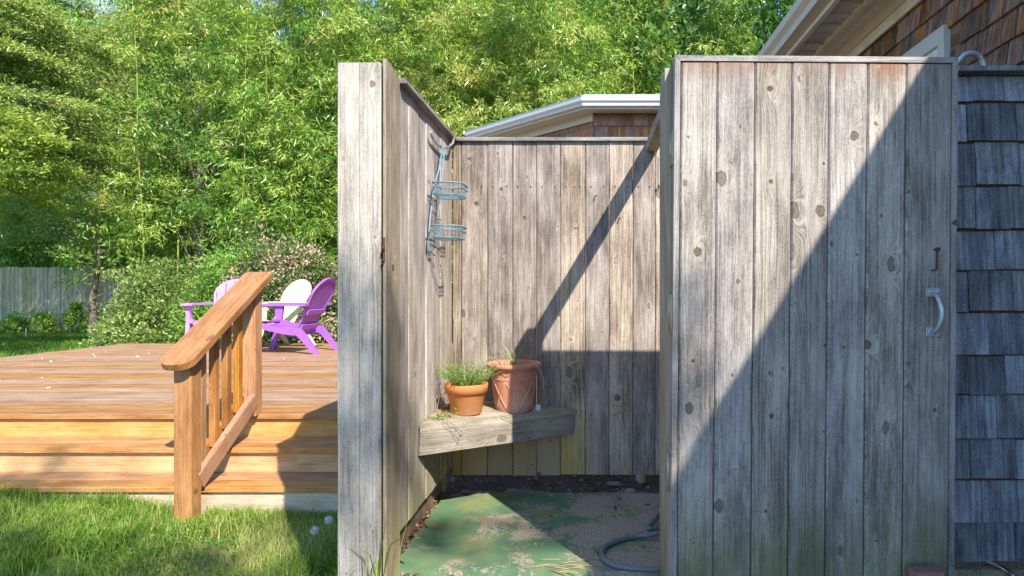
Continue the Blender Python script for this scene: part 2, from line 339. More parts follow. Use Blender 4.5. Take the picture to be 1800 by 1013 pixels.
def soil_mat():
    g = G('damp_soil_and_gap_shade')
    p = g.pos()
    n2 = g.noise(p, 30, 5, 0.7); n3 = g.noise(p, 110, 3, 0.7)
    c = g.mix(n2, (0.07, 0.045, 0.03), (0.22, 0.15, 0.10))
    c = g.mix(g.ramp(n3, 0.62, 0.72), c, (0.30, 0.20, 0.13))
    g.bump(g.m('ADD', n2, g.m('MULTIPLY', n3, 0.5)), 0.9, 0.02)
    return g.done(c, 0.95, 0.1)
M['ground'] = ground_mat(); M['slab'] = slab_mat(); M['earth'] = soil_mat()

# ------------------------------------------------------------------ object helpers
def tag(o, label=None, cat=None, group=None, kind=None):
    if label: o['label'] = label
    if cat: o['category'] = cat
    if group: o['group'] = group
    if kind: o['kind'] = kind
    return o
def thing(name, label, cat, loc=(0, 0, 0), group=None, rot=None):
    o = bpy.data.objects.new(name, None)
    COL.objects.link(o)
    o.empty_display_size = 0.1
    o.location = loc
    if rot: o.rotation_euler = rot
    return tag(o, label, cat, group)
def link(name, me, mat=None, parent=None, loc=None, rot=None, local=False):
    o = bpy.data.objects.new(name, me)
    COL.objects.link(o)
    if mat is not None and not me.materials: me.materials.append(mat)
    L = Vector(loc) if loc is not None else Vector((0, 0, 0))
    if parent is not None:
        o.parent = parent
        if not local:
            q = parent
            while q is not None:
                L = L - q.location
                q = q.parent
    o.location = L
    if rot is not None: o.rotation_euler = rot
    return o

class MB:
    """Collects simple solids in one coordinate frame and links them as one mesh object."""
    def __init__(self): self.v = []; self.f = []; self.sm = []
    def add(self, vs, fs, smooth=False):
        b = len(self.v)
        self.v += [tuple(p) for p in vs]
        self.f += [tuple(i + b for i in q) for q in fs]
        self.sm += [smooth] * len(fs)
        return self
    def box(self, x0, x1, y0, y1, z0, z1, c=0.0):
        if c <= 0:
            vs = [(x, y, z) for z in (z0, z1) for y in (y0, y1) for x in (x0, x1)]
            return self.add(vs, [(0, 2, 3, 1), (4, 5, 7, 6), (0, 1, 5, 4), (2, 6, 7, 3), (0, 4, 6, 2), (1, 3, 7, 5)])
        return self.prism([(x0 + c, y0), (x1 - c, y0), (x1, y0 + c), (x1, y1 - c), (x1 - c, y1), (x0 + c, y1), (x0, y1 - c), (x0, y0 + c)], z0, z1)
    def prism(self, poly, z0, z1, T=None):
        n = len(poly)
        vs = [Vector((x, y, z0)) for x, y in poly] + [Vector((x, y, z1)) for x, y in poly]
        if T is not None: vs = [T @ p for p in vs]
        fs = [tuple(reversed(range(n))), tuple(range(n, 2 * n))] + [(i, (i + 1) % n, n + (i + 1) % n, n + i) for i in range(n)]
        return self.add(vs, fs)
    def tube(self, pts, r, n=8, cap=True):
        pts = [Vector(p) for p in pts]
        rs = r if isinstance(r, (list, tuple)) else [r] * len(pts)
        up = None; vs = []
        for i, p in enumerate(pts):
            d = (pts[min(i + 1, len(pts) - 1)] - pts[max(i - 1, 0)]).normalized()
            if up is None:
                up = Vector((0, 0, 1)) if abs(d.z) < 0.9 else Vector((1, 0, 0))
            a = d.cross(up).normalized(); up = a.cross(d).normalized()
            for k in range(n):
                t = 2 * PI * k / n
                vs.append(p + (a * math.cos(t) + up * math.sin(t)) * rs[i])
        fs = []
        for i in range(len(pts) - 1):
            for k in range(n):
                k2 = (k + 1) % n
                fs.append((i * n + k, i * n + k2, (i + 1) * n + k2, (i + 1) * n + k))
        self.add(vs, fs, True)
        if cap:
            b = len(self.v) - len(vs)
            self.f += [tuple(b + k for k in reversed(range(n))), tuple(b + (len(pts) - 1) * n + k for k in range(n))]
            self.sm += [False, False]
        return self
    def lathe(self, prof, n=32, c=(0, 0, 0)):
        vs = [(c[0] + r * math.cos(2 * PI * k / n), c[1] + r * math.sin(2 * PI * k / n), c[2] + z) for r, z in prof for k in range(n)]
        fs = [(i * n + k, i * n + (k + 1) % n, (i + 1) * n + (k + 1) % n, (i + 1) * n + k) for i in range(len(prof) - 1) for k in range(n)]
        return self.add(vs, fs, True)
    def mesh(self, name, o=(0, 0, 0)):
        me = bpy.data.meshes.new(name)
        me.from_pydata([(x - o[0], y - o[1], z - o[2]) for x, y, z in self.v], [], self.f)
        me.polygons.foreach_set('use_smooth', self.sm)
        me.update()
        return me
    def build(self, name, mat, parent=None, local=False):
        a = np.array(self.v)
        lo, hi = a.min(0), a.max(0)
        o = ((lo[0] + hi[0]) / 2, (lo[1] + hi[1]) / 2, lo[2])
        return link(name, self.mesh(name, o), mat, parent, o, None, local)

ROT = {'V': None,                               # board upright, face towards the camera
       'VX': (0, 0, R(90)),                     # board upright, face towards +x
       'X': (R(90), 0, R(90)),                  # along x, wide side flat
       'XV': (0, R(90), 0),                     # along x, wide side upright
       'Y': (R(-90), 0, 0)}                     # along y, wide side flat
_bm = {}
def board_mesh(wd, th, ln, c):
    k = (round(wd, 4), round(th, 4), round(ln, 4), c)
    if k not in _bm:
        mb = MB(); mb.box(-wd / 2, wd / 2, -th / 2, th / 2, -ln / 2, ln / 2, c)
        _bm[k] = mb.mesh('board')
    return _bm[k].copy() if False else _bm[k]
def board(name, mat, parent, center, wd, th, ln, rot='V', c=0.003, local=False, extra=None):
    me = board_mesh(wd, th, ln, c)
    if me.materials and me.materials[0] != mat:
        me = me.copy(); me.materials.clear()
    if not me.materials: me.materials.append(mat)
    return link(name, me, None, parent, center, extra or ROT[rot], local)

def sweep(poly, prof, name, mat, parent):
    """Runs a closed profile of (outward, z) along an open plan polyline with mitred corners."""
    P = [Vector((x, y)) for x, y in poly]
    nrm = []
    for i in range(len(P) - 1):
        d = (P[i + 1] - P[i]).normalized(); nrm.append(Vector((-d.y, d.x)))
    vs = []
    for i, p in enumerate(P):
        if i == 0: m = nrm[0]
        elif i == len(P) - 1: m = nrm[-1]
        else:
            m = (nrm[i - 1] + nrm[i]).normalized(); m = m / m.dot(nrm[i])
        vs += [(p.x + m.x * o, p.y + m.y * o, z) for o, z in prof]
    n = len(prof); fs = []
    for i in range(len(P) - 1):
        fs += [(i * n + k, (i + 1) * n + k, (i + 1) * n + (k + 1) % n, i * n + (k + 1) % n) for k in range(n)]
    fs += [tuple(range(n)), tuple(reversed(range((len(P) - 1) * n, len(P) * n)))]
    mb = MB(); mb.add(vs, fs)
    return mb.build(name, mat, parent)

def np_mesh(name, V, F, tint=None, smooth=False):
    """Mesh from arrays: V (n,3), F (m,k) with all faces of k corners; tint (n) is each leaf's own colour value."""
    me = bpy.data.meshes.new(name)
    V = np.asarray(V, np.float32); F = np.asarray(F, np.int32)
    me.vertices.add(len(V)); me.vertices.foreach_set('co', V.ravel())
    k = F.shape[1]
    me.loops.add(F.size); me.loops.foreach_set('vertex_index', F.ravel())
    me.polygons.add(len(F)); me.polygons.foreach_set('loop_start', np.arange(0, F.size, k, dtype=np.int32))
    if smooth: me.polygons.foreach_set('use_smooth', np.ones(len(F), bool))
    if tint is not None:
        at = me.attributes.new('tint', 'FLOAT', 'POINT')
        at.data.foreach_set('value', np.asarray(tint, np.float32))
    me.update(calc_edges=True)
    return me
def unit(a): return a / np.maximum(np.linalg.norm(a, axis=-1, keepdims=True), 1e-9)
def leaf_arrays(P, D, ln, wd, rng, up=None, tint=None, fold=0.15):
    """One rhombic leaf per base point P along D: (V, F, tint)."""
    n = len(P)
    D = unit(D)
    U = rng.normal(size=(n, 3)) * 0.8 + (np.array([0.12, -0.35, 0.6]) if up is None else up)
    S = unit(np.cross(D, U)); N = np.cross(S, D)
    ln = np.broadcast_to(ln, (n,))[:, None]; wd = np.broadcast_to(wd, (n,))[:, None]
    V = np.empty((n, 4, 3))
    V[:, 0] = P
    V[:, 1] = P + D * ln * 0.42 + S * wd * 0.5 + N * wd * fold
    V[:, 2] = P + D * ln - N * ln * 0.12
    V[:, 3] = P + D * ln * 0.42 - S * wd * 0.5 + N * wd * fold
    F = np.arange(n * 4).reshape(n, 4)
    t = rng.random(n) if tint is None else tint
    return V.reshape(-1, 3), F, np.repeat(t, 4)

# ------------------------------------------------------------------ ground
def sst(a, b, x):
    t = np.clip((x - a) / (b - a), 0, 1); return t * t * (3 - 2 * t)
LAWN = E - 1.30
def gz(x, y):
    x = np.asarray(x, float); y = np.asarray(y, float)
    h = LAWN + (-0.03 - LAWN) * sst(-1.12, -0.86, x) * (1 - 0.25 * sst(5, 9, y))
    h = h + 0.07 * sst(-2.2, -2.75, x) * (1 - sst(3.7, 4.2, y)) * sst(1.5, 3.2, y)
    return h + 0.012 * np.sin(x * 3.1 + y * 1.7) * np.cos(y * 2.3 - x)
xs = np.concatenate([[-400, -120, -60, -35], np.arange(-24, -5, 0.8), np.arange(-5, 3.0, 0.08), np.arange(3, 16, 0.8), [20, 35, 60, 120, 400]])
ys = np.concatenate([[-400, -120, -60, -20, -8, -4, -2], np.arange(-1, 5, 0.08), np.arange(5, 30, 0.8), [35, 60, 120, 400]])
XX, YY = np.meshgrid(xs, ys)
V = np.stack([XX, YY, gz(XX, YY)], -1).reshape(-1, 3)
nx, ny = len(xs), len(ys)
I = (np.arange(ny - 1)[:, None] * nx + np.arange(nx - 1)).ravel()
F = np.stack([I, I + 1, I + 1 + nx, I + nx], -1)
me = np_mesh('lawn', V, F, smooth=True)
tag(link('lawn', me, M['ground']), 'lawn and bare earth around the deck and the shower', kind='structure')

# slab: chipped outline, 6 cm thick, its face level with z = 0
rng = np.random.default_rng(4)
outline = []
for (x0, y0), (x1, y1), n in (((-0.742, 2.39), (1.95, 2.39), 40), ((1.95, 2.39), (1.95, 3.26), 4), ((1.95, 3.26), (-0.52, 3.31), 30), ((-0.52, 3.31), (-0.742, 3.19), 6), ((-0.742, 3.19), (-0.742, 2.39), 14)):
    for k in range(n):
        t = k / n
        outline.append((x0 + (x1 - x0) * t + rng.normal() * 0.003, y0 + (y1 - y0) * t + rng.normal() * 0.005))
mb = MB(); mb.prism(outline, -0.06, 0.0)
tag(mb.build('concrete_floor', M['slab']), 'green painted concrete shower floor worn to bare patches', kind='structure')

# soil under and behind the back wall, rising away from the slab
def soilz(x, y):
    b = sst(3.25, 3.75, y) * 0.11 - 0.055
    return b + 0.018 * np.sin(x * 17 + 3 * np.sin(y * 9)) * np.sin(y * 23 + x * 5) + 0.008 * np.sin(x * 61) * np.cos(y * 57)
sx_ = np.arange(-1.0, 2.0, 0.03); sy_ = np.arange(3.16, 4.12, 0.03)
XX, YY = np.meshgrid(sx_, sy_)
V = np.stack([XX, YY, soilz(XX, YY) + rng.normal(size=XX.shape) * 0.004], -1).reshape(-1, 3)
nx, ny = len(sx_), len(sy_)
I = (np.arange(ny - 1)[:, None] * nx + np.arange(nx - 1)).ravel()
tag(link('soil_bed', np_mesh('soil_bed', V, np.stack([I, I + 1, I + 1 + nx, I + nx], -1), smooth=True), M['earth']), 'dark damp soil bed under the back shower wall', kind='structure')

# ------------------------------------------------------------------ shower: left wall
TOP = E + 0.806
lw = thing('shower_wall', 'left shower side wall seen edge on with wide pale end post and rusty latch', 'wall', (-0.81, 2.26, -0.1))
yb = 2.414
widths = [0.136] * 7
for i in range(7):
    wd_ = 0.136
    jit = [0.0, 0.002, -0.001, 0.002, 0.0, 0.001, -0.001][i]
    board('board', M['side'], lw, (-0.732 + jit, yb + wd_ * (i + 0.5) + 0.001, (0.128 + TOP - 0.02) / 2), wd_ - 0.002, 0.02, TOP - 0.02 - 0.128, 'VX', 0.004)
for i in range(8):
    board('board', M['side'], lw, (-0.881, 2.30 + 0.137 * (i + 0.5), (-0.12 + TOP - 0.03) / 2), 0.135, 0.02, TOP - 0.03 + 0.12, 'VX', 0.004)
mb = MB(); mb.box(-0.871, -0.742, 2.34, 2.38, -0.1, TOP - 0.03); mb.box(-0.871, -0.742, 3.30, 3.34, -0.1, TOP - 0.03)
mb.build('stud', M['jamb'], lw)
mb = MB(); mb.box(-0.79, -0.765, 2.42, 3.36, -0.1, 0.16)
mb.build('kick_board', M['amber'], lw)
# front cover: two strips side by side, then the jamb standing edge on
board('front_board', M['post'], lw, (-0.8525, 2.268, (-0.22 + TOP) / 2), 0.0765, 0.02, TOP + 0.22, 'V', 0.002)
board('front_board', M['post'], lw, (-0.7755, 2.268, (-0.22 + TOP - 0.001) / 2), 0.0765, 0.02, TOP + 0.22, 'V', 0.002)
mb = MB()
mb.prism([(2.252, -0.12), (2.412, -0.12), (2.412, TOP - 0.012), (2.30, TOP + 0.012), (2.252, TOP + 0.014)], -0.7275, -0.7155,
         Matrix(((0, 0, 1, 0), (1, 0, 0, 0), (0, 1, 0, 0), (0, 0, 0, 1))))
jb = mb.build('jamb', M['jamb'], lw)
board('cap_rail', M['cap'], lw, (-0.7175, 2.90, TOP - 0.0095), 0.05, 0.019, 0.968, 'Y', 0.002)
mb = MB(); mb.box(-0.893, -0.745, 2.30, 3.38, TOP - 0.022, TOP - 0.003); mb.box(-0.888, -0.74, 2.262, 2.298, TOP - 0.012, TOP + 0.004)
mb.build('top_plate', M['cap'], lw)
lt = MB()
zl = E + (511 - 440) / 496
lt.box(-0.7255, -0.7195, 2.246, 2.2505, zl - 0.04, zl + 0.045)
lt.tube([(-0.722, 2.246, zl + 0.0), (-0.722, 2.234, zl), (-0.722, 2.233, zl + 0.01), (-0.722, 2.246, zl + 0.012)], 0.003, 6)
lt.tube([(-0.724, 2.246, zl - 0.032), (-0.724, 2.238, zl - 0.034), (-0.72, 2.237, zl - 0.042), (-0.722, 2.246, zl - 0.046)], 0.0028, 6)
tag(lt.build('latch_plate', M['rust'], lw), 'rusty latch plate')

# ------------------------------------------------------------------ shower: back wall
bw = thing('shower_wall', 'back shower wall of upright weathered boards behind the corner shelf', 'wall', (0.6, 3.38, 0.0))
edges = [-0.722, -0.674, -0.5355, -0.403, -0.277, -0.150, -0.018, 0.108, 0.233, 0.352] + [0.352 + 0.128 * k for k in range(1, 13)]
random.seed(3)
for a, b in zip(edges[:-1], edges[1:]):
    zb = E - 0.975 + random.uniform(-0.003, 0.003)
    board('board', M['back'], bw, ((a + b) / 2, 3.369 + 0.01 + random.uniform(-0.0015, 0.0015), (zb + TOP - 0.021) / 2), b - a - 0.0025, 0.02, TOP - 0.021 - zb, 'V', 0.004)
board('cap_rail', M['cap'], bw, (0.62, 3.378, TOP - 0.009), 0.058, 0.02, 2.66, 'X', 0.002)
mb = MB(); mb.box(-0.72, 1.95, 3.391, 3.43, 0.35, 0.44); mb.box(-0.72, 1.95, 3.391, 3.43, 1.55, 1.64)
mb.build('batten', M['jamb'], bw)
nb = MB()
for x_, z_ in ((0.035, E + 0.50), (0.16, E + 0.38)):
    nb.tube([(x_, 3.368, z_), (x_ + 0.004, 3.352, z_ + 0.002), (x_ + 0.006, 3.344, z_ - 0.004)], 0.003, 6)
nb.build('bent_nail', M['rust'], bw)

nb = MB()
for a, b in zip(edges[1:12], edges[2:13]):
    for z_ in (1.60, 0.395):
        for x_ in (a + 0.03, b - 0.03):
            nb.box(x_ - 0.0032, x_ + 0.0032, 3.3655, 3.3695, z_ - 0.0032, z_ + 0.0032, 0.001)
nb.build('nail_heads', M['rust'], bw)['kind'] = 'stuff'
# header beam from the right jamb to the back wall
hb = thing('header_beam', 'short weathered beam overhead joining the right jamb to the back wall', 'beam', (0.345, 2.9, E + 0.735))
board('beam_board', M['jamb'], hb, (0.333, 2.830, E + 0.760), 0.062, 0.05, 1.07, 'Y', 0.003)
hk = MB()
hk.tube([(0.385, 3.34, E + 0.735), (0.385, 3.34, E + 0.60), (0.385, 3.345, E + 0.565), (0.372, 3.35, E + 0.548), (0.360, 3.35, E + 0.556)], 0.0025, 6)
tag(hk.build('bent_hook', M['rust']), 'thin rusty wire hook hanging under the beam by the back wall', 'hook')

# ------------------------------------------------------------------ shingled front partition and right jamb post
SHP = 2.335
pw = thing('shingled_wall', 'shaded slate grey shingled partition with a cap rail right of the door', 'wall', (1.6, 2.35, 0.06))
mb = MB(); mb.box(1.245, 1.985, SHP + 0.016, SHP + 0.034, 0.075, E + 0.79)
mb.build('sheathing', M['earth'], pw)  # soil-dark colour paints the shadow lines into the gaps between courses
mb = MB(); mb.box(0.268, 0.35, 2.076, 2.41, -0.1, E + 0.735)
mb.build('jamb_post', M['jamb'], pw)
mb = MB(); mb.box(0.352, 1.243, 2.27, 2.29, 0.08, E + 0.795)  # added behind the door, unseen, to cast the level shadow on the back wall
mb.build('hidden_shadow_board', M['jamb'], pw)
mb = MB(); mb.box(0.270, 0.35, 2.26, 2.41, E + 0.736, E + 0.79)
mb.build('jamb_post', M['jamb'], pw)
board('cap_rail', M['shingle_dark'], pw, (1.617, 2.345, E + 0.805), 0.085, 0.019, 0.745, 'X', 0.002)
mb = MB(); mb.box(1.245, 1.30, 2.37, 2.41, -0.1, E + 0.79)
mb.build('jamb_post', M['jamb'], pw)
_sm = {}
def shingle_mesh(wd, ht, butt=0.012):
    k = (round(wd, 3), round(ht, 3), butt)
    if k not in _sm:
        mb = MB()
        h = wd / 2
        vs = [(-h, 0, 0), (h, 0, 0), (-h, -butt, 0), (h, -butt, 0), (-h, 0, ht), (h, 0, ht), (-h, -0.002, ht), (h, -0.002, ht)]
        mb.add(vs, [(0, 1, 3, 2), (4, 6, 7, 5), (2, 3, 7, 6), (0, 4, 5, 1), (0, 2, 6, 4), (1, 5, 7, 3)])
        _sm[k] = mb.mesh('shingle')
    return _sm[k]
def shingle(mat, parent, p, wd, ht, rot=0.0, butt=0.012, tilt=0.0):
    me = shingle_mesh(wd, ht, butt)
    if not me.materials: me.materials.append(mat)
    elif me.materials[0] != mat:
        me = me.copy(); me.materials[0] = mat
    return link('shingle', me, None, parent, p, (0, tilt, rot))
rowz = [E + (511 - y) * SHP / 1120 for y in (177, 247, 325, 402, 473, 547, 623, 693, 771, 842, 918, 988)]
joints = {1: (1.39, ), 2: (1.30, 1.42), 3: (1.30, 1.42, 1.545), 4: (1.49, ), 5: (1.395, 1.56), 6: (1.335, 1.47), 7: (1.395, 1.53), 8: (1.50, ), 9: (1.40, 1.57), 10: (1.445, ), 11: (1.44, )}
random.seed(8)
ztop = E + 0.795
for r_, zb in enumerate(rowz):
    xsr = [1.246] + list(joints.get(r_, (1.41,)))
    while xsr[-1] < 1.84: xsr.append(xsr[-1] + random.uniform(0.09, 0.19))
    xsr.append(1.985)
    for a, b in zip(xsr[:-1], xsr[1:]):
        if b - a < 0.03: continue
        shingle(M['shingle_dark'], pw, ((a + b) / 2, SHP + 0.0145 + random.uniform(-0.002, 0.001), zb + random.uniform(-0.004, 0.003)), round(b - a - 0.003, 3), round(ztop - zb - 0.007, 3), 0, 0.013, random.uniform(-0.002, 0.002))
    ztop = zb + 0.0

# ------------------------------------------------------------------ the door right of the opening
DS = 554.5; DB = 0.93
door = thing('shower_door', 'tall plank door right of the doorway with steel pull handle and rusty hook', 'door', (0.260, 2.045, E - DB), rot=(0, R(0.45), 0))
DH = 1.677
dj = [0.0198, 0.135, 0.255, 0.373, 0.4905, 0.613, 0.736, 0.882]
for i, (a, b) in enumerate(zip(dj[:-1], dj[1:])):
    board('plank', M['door'], door, ((a + b) / 2, -0.010, (DH - 0.022) / 2 + [0, 0.001, 0, 0.001, 0, 0, 0.001][i]), b - a - 0.0022, 0.026, DH - 0.024, 'V', 0.005, local=True)
def flat_prism(mb, poly, y0, y1):
    """polygon in x-z, given thickness along y"""
    mb.prism(poly, y0, y1, Matrix(((1, 0, 0, 0), (0, 0, 1, 0), (0, 1, 0, 0), (0, 0, 0, 1))))
mb = MB(); flat_prism(mb, [(0.001, DH), (0.897, DH), (0.8795, DH - 0.0175), (0.0185, DH - 0.0175)], -0.0255, 0.022)
es = mb.build('edge_strip', M['cap'], door, True)
me = es.data                                     # lay the grain along the strip
for v_ in me.vertices: v_.co = Vector((-v_.co.z, v_.co.y, v_.co.x))
es.rotation_euler = (0, R(90), 0)
mb = MB(); flat_prism(mb, [(0.0, 0), (0.0, DH - 0.001), (0.0178, DH - 0.0185), (0.0178, 0)], -0.025, 0.022); mb.build('edge_strip', M['cap'], door, True)
mb = MB(); flat_prism(mb, [(0.898, 0), (0.898, DH - 0.001), (0.8802, DH - 0.0185), (0.8802, 0)], -0.0252, 0.022); mb.build('edge_strip', M['cap'], door, True)
mb = MB(); mb.box(0.03, 0.87, 0.0045, 0.022, 0.25, 0.34); mb.box(0.03, 0.87, 0.0045, 0.022, 1.35, 1.44)
mb.build('batten', M['jamb'], door, True)
for zc in (1.39, 0.8625, 0.339):
    mb = MB()
    mb.box(-0.0035, -0.0005, -0.012, 0.020, zc - 0.056, zc + 0.056)
    mb.box(-0.0035, -0.0005, 0.034, 0.066, zc - 0.056, zc + 0.056)
    mb.tube([(-0.004, 0.027, zc - 0.060), (-0.004, 0.027, zc + 0.060)], 0.0055, 8)
    hg = mb.build('hinge', M['brass'], door, True)
hx = (1641 - 1035) / DS - 0.260 - 0.006
hz0, hz1 = DB - (580 - 511) / DS, DB - (510 - 511) / DS
hd = MB()
for z_ in (hz0, hz1):
    hd.box(hx - 0.024, hx + 0.020, -0.0275, -0.0235, z_ - 0.014, z_ + 0.014, 0.001)
    for sx2 in (-0.014, 0.011):
        hd.lathe([(0.0, 0.0), (0.0045, 0.001), (0.005, 0.003)], 8, (0, 0, 0))
        k = 24
        hd.v[-k:] = [(hx + sx2 + x, -0.0305 + z, z_ + y) for x, y, z in hd.v[-k:]]
pts = []
for k in range(13):
    t = k / 12; a = math.sin(PI * t)
    pts.append((hx - 0.002 + 0.012 * a, -0.029 - 0.026 * a ** 0.6, hz1 + (hz0 - hz1) * t - 0.004))
hd.tube(pts, [0.006 + 0.003 * math.sin(PI * k / 12) for k in range(13)], 10)
hd.build('pull_handle', M['galv'], door, True)
hh = MB(); zt = DB - (436 - 511) / DS; xh = hx + 0.007
hh.tube([(xh - 0.006, -0.022, zt), (xh - 0.004, -0.032, zt + 0.004), (xh + 0.006, -0.032, zt + 0.004), (xh + 0.008, -0.022, zt)], 0.0035, 6)
hh.tube([(xh, -0.030, zt), (xh, -0.029, zt - 0.054), (xh - 0.003, -0.029, zt - 0.063), (xh - 0.016, -0.029, zt - 0.065)], 0.003, 6)
tag(hh.build('hook', M['rust'], door, True), 'rusty hook')

# ------------------------------------------------------------------ corner shelf, tilted down to the right
def shz(x): return E - 0.566 - 0.089 * (x + 0.722)
cs = thing('corner_shelf', 'triangular weathered corner shelf carrying two terracotta pots', 'shelf', (-0.55, 3.15, shz(-0.55) - 0.03))
A_, B_, C_ = Vector((-0.7185, 2.695)), Vector((-0.075, 3.366)), Vector((-0.7185, 3.366))
dF = (B_ - A_).normalized(); nF = Vector((-dF.y, dF.x))
full = nF.dot(C_ - A_)
cuts = [-0.008, 0.14, 0.285, full - 0.01]
for s0, s1 in zip(cuts[:-1], cuts[1:]):
    q = []
    for s in (s0, s1 - 0.003):
        f = 1 - max(s, 0) / full
        a = C_ + (A_ - C_) * f; b = C_ + (B_ - C_) * f
        if s < 0: a = a + nF * s; b = b + nF * s + dF * 0.012
        q.append((a, b))
    poly = [q[0][0], q[0][1], q[1][1], q[1][0]]
    mb = MB()
    vs = [(p.x, p.y, shz(p.x) - 0.03) for p in poly] + [(p.x, p.y, shz(p.x)) for p in poly]
    mb.add(vs, [(3, 2, 1, 0), (4, 5, 6, 7), (0, 1, 5, 4), (1, 2, 6, 5), (2, 3, 7, 6), (3, 0, 4, 7)])
    o = mb.build('shelf_board', M['shelf'], cs)
    # put the grain along the front edge
    me = o.data; c0 = o.location.copy()
    ang = math.atan2(dF.y, dF.x)
    Rm = Matrix.Rotation(-ang, 3, 'Z'); Ry = Matrix.Rotation(R(-90), 3, 'Y')
    Q = Ry @ Rm
    for v_ in me.vertices: v_.co = Q @ v_.co
    o.rotation_euler = Q.inverted().to_euler()
Lf = (B_ - A_).length
mb = MB(); mb.box(-0.05, 0.05, -0.012, 0.012, 0, Lf - 0.012, 0.002)
ap = link('apron', mb.mesh('apron'), M['shelf'], cs, (A_.x + 0.004 * nF.x, A_.y + 0.004 * nF.y + 0.0, shz(A_.x) - 0.082))
ez = Vector((dF.x, dF.y, -0.089 * dF.x)).normalized(); ey = Vector((nF.x, nF.y, 0)); ex = ey.cross(ez)
ap.rotation_euler = Matrix((ex, ey, ez)).transposed().to_euler()

# ------------------------------------------------------------------ pots and their weeds
def pot_small(x, y):
    z = shz(x) + 0.001
    t = thing('flower_pot', 'small plain orange terracotta pot full of wispy weeds', 'flower pot', (x, y, z))
    mb = MB(); mb.lathe([(0.0, 0.003), (0.066, 0.0), (0.070, 0.004), (0.088, 0.098), (0.089, 0.099), (0.0985, 0.100), (0.101, 0.140), (0.099, 0.143), (0.092, 0.142), (0.088, 0.118)], 40, (x, y, z))
    mb.build('pot_body', M['terra'], t)
    mb = MB(); mb.lathe([(0.0893, 0.119), (0.05, 0.124), (0.0, 0.122)], 24, (x, y, z)); mb.build('potting_soil', M['soil'], t)
    return z + 0.122
def pot_big(x, y):
    z = shz(x) - 0.004
    t = thing('flower_pot', 'large pink terracotta pot with raised diamond lattice and a rolled rim', 'flower pot', (x, y, z))
    prof = [(0.0, 0.003), (0.086, 0.0), (0.090, 0.004), (0.093, 0.03), (0.109, 0.155), (0.1095, 0.16), (0.1115, 0.163), (0.1115, 0.168), (0.110, 0.171), (0.1135, 0.205), (0.120, 0.214),
            (0.132, 0.219), (0.137, 0.228), (0.135, 0.239), (0.127, 0.243), (0.119, 0.238), (0.114, 0.215)]
    mb = MB(); mb.lathe(prof, 48, (x, y, z)); mb.build('pot_body', M['terra_pink'], t)
    mb = MB(); mb.lathe([(0.1145, 0.214), (0.06, 0.220), (0.0, 0.218)], 24, (x, y, z)); mb.build('potting_soil', M['soil'], t)
    mb = MB()
    def rad(h): return 0.093 + (h - 0.03) * (0.016 / 0.125) - 0.0005
    n = 9
    for k in range(n):
        for s in (-1, 1):
            pts = []
            for j in range(9):
                h = 0.018 + 0.138 * j / 8
                a = 2 * PI * k / n + s * (2 * PI / n) * j / 8 + 0.25
                pts.append((x + rad(h) * math.cos(a), y + rad(h) * math.sin(a), z + h))
            mb.tube(pts, 0.0042, 6)
    o = mb.build('lattice_relief', M['terra_pink'], t)
    mb = MB()
    for k in range(14):
        a0 = 2 * PI * k / 14
        pts = []
        for j in range(7):
            a = a0 + 2 * PI / 14 * j / 6; h = 0.180 + 0.018 * math.sin(PI * j / 6)
            r_ = 0.1105 + (h - 0.171) * 0.103
            pts.append((x + r_ * math.cos(a), y + r_ * math.sin(a), z + h))
        mb.tube(pts, 0.003, 5)
    mb.build('scallop_relief', M['terra_pink'], t)
    return z + 0.218
z1 = pot_small(-0.576, 3.0); z2 = pot_big(-0.375, 3.19)

def wisp(name, label, cat, cx, cy, z, n, h, spread, leafn, leafl, mat, seed, stem_mat):
    rg = np.random.default_rng(seed)
    t = thing(name, label, cat, (cx, cy, z))
    mb = MB(); P = []; D = []
    for k in range(n):
        a = rg.random() * 2 * PI; r0 = spread * 0.5 * rg.random() ** 0.5
        b = np.array([cx + r0 * math.cos(a), cy + r0 * math.sin(a), z])
        hh_ = h * (0.45 + 0.55 * rg.random()); lean = spread * (0.3 + 0.9 * rg.random())
        pts = []
        for j in range(6):
            s = j / 5
            pts.append(b + np.array([math.cos(a) * lean * s ** 1.6 + rg.normal() * 0.003, math.sin(a) * lean * s ** 1.6 + rg.normal() * 0.003, hh_ * s * (1 - 0.12 * s)]))
        mb.tube(pts, [0.0011, 0.001, 0.0009, 0.0008, 0.0006, 0.0004], 4, False)
        for j in range(leafn):
            s = rg.random() ** 0.8 * 4.99; i0 = int(s)
            P.append(pts[i0] + (pts[i0 + 1] - pts[i0]) * (s - i0)); D.append(rg.normal(size=3) + [0, 0, 0.3])
    mb.build('stem', stem_mat, t)
    P = np.array(P); D = np.array(D)
    V, F, T = leaf_arrays(P, D, leafl * (0.6 + 0.8 * rg.random(len(P))), leafl * 0.5, rg)
    o = link('leaves', np_mesh('leaves', V - np.array([cx, cy, z]), F, T), mat, t, (cx, cy, z))
    return t
wisp('weed_plant', 'wispy green weeds growing out of the small terracotta pot', 'plant', -0.576, 3.0, z1, 110, 0.15, 0.12, 22, 0.009, M['leaf_mid'], 5, M['stem'])
wisp('dry_weed', 'thin dry weeds around the rim of the large lattice pot', 'plant', -0.375, 3.19, z2, 26, 0.10, 0.13, 6, 0.008, M['leaf_yellow'], 6, M['dry'])
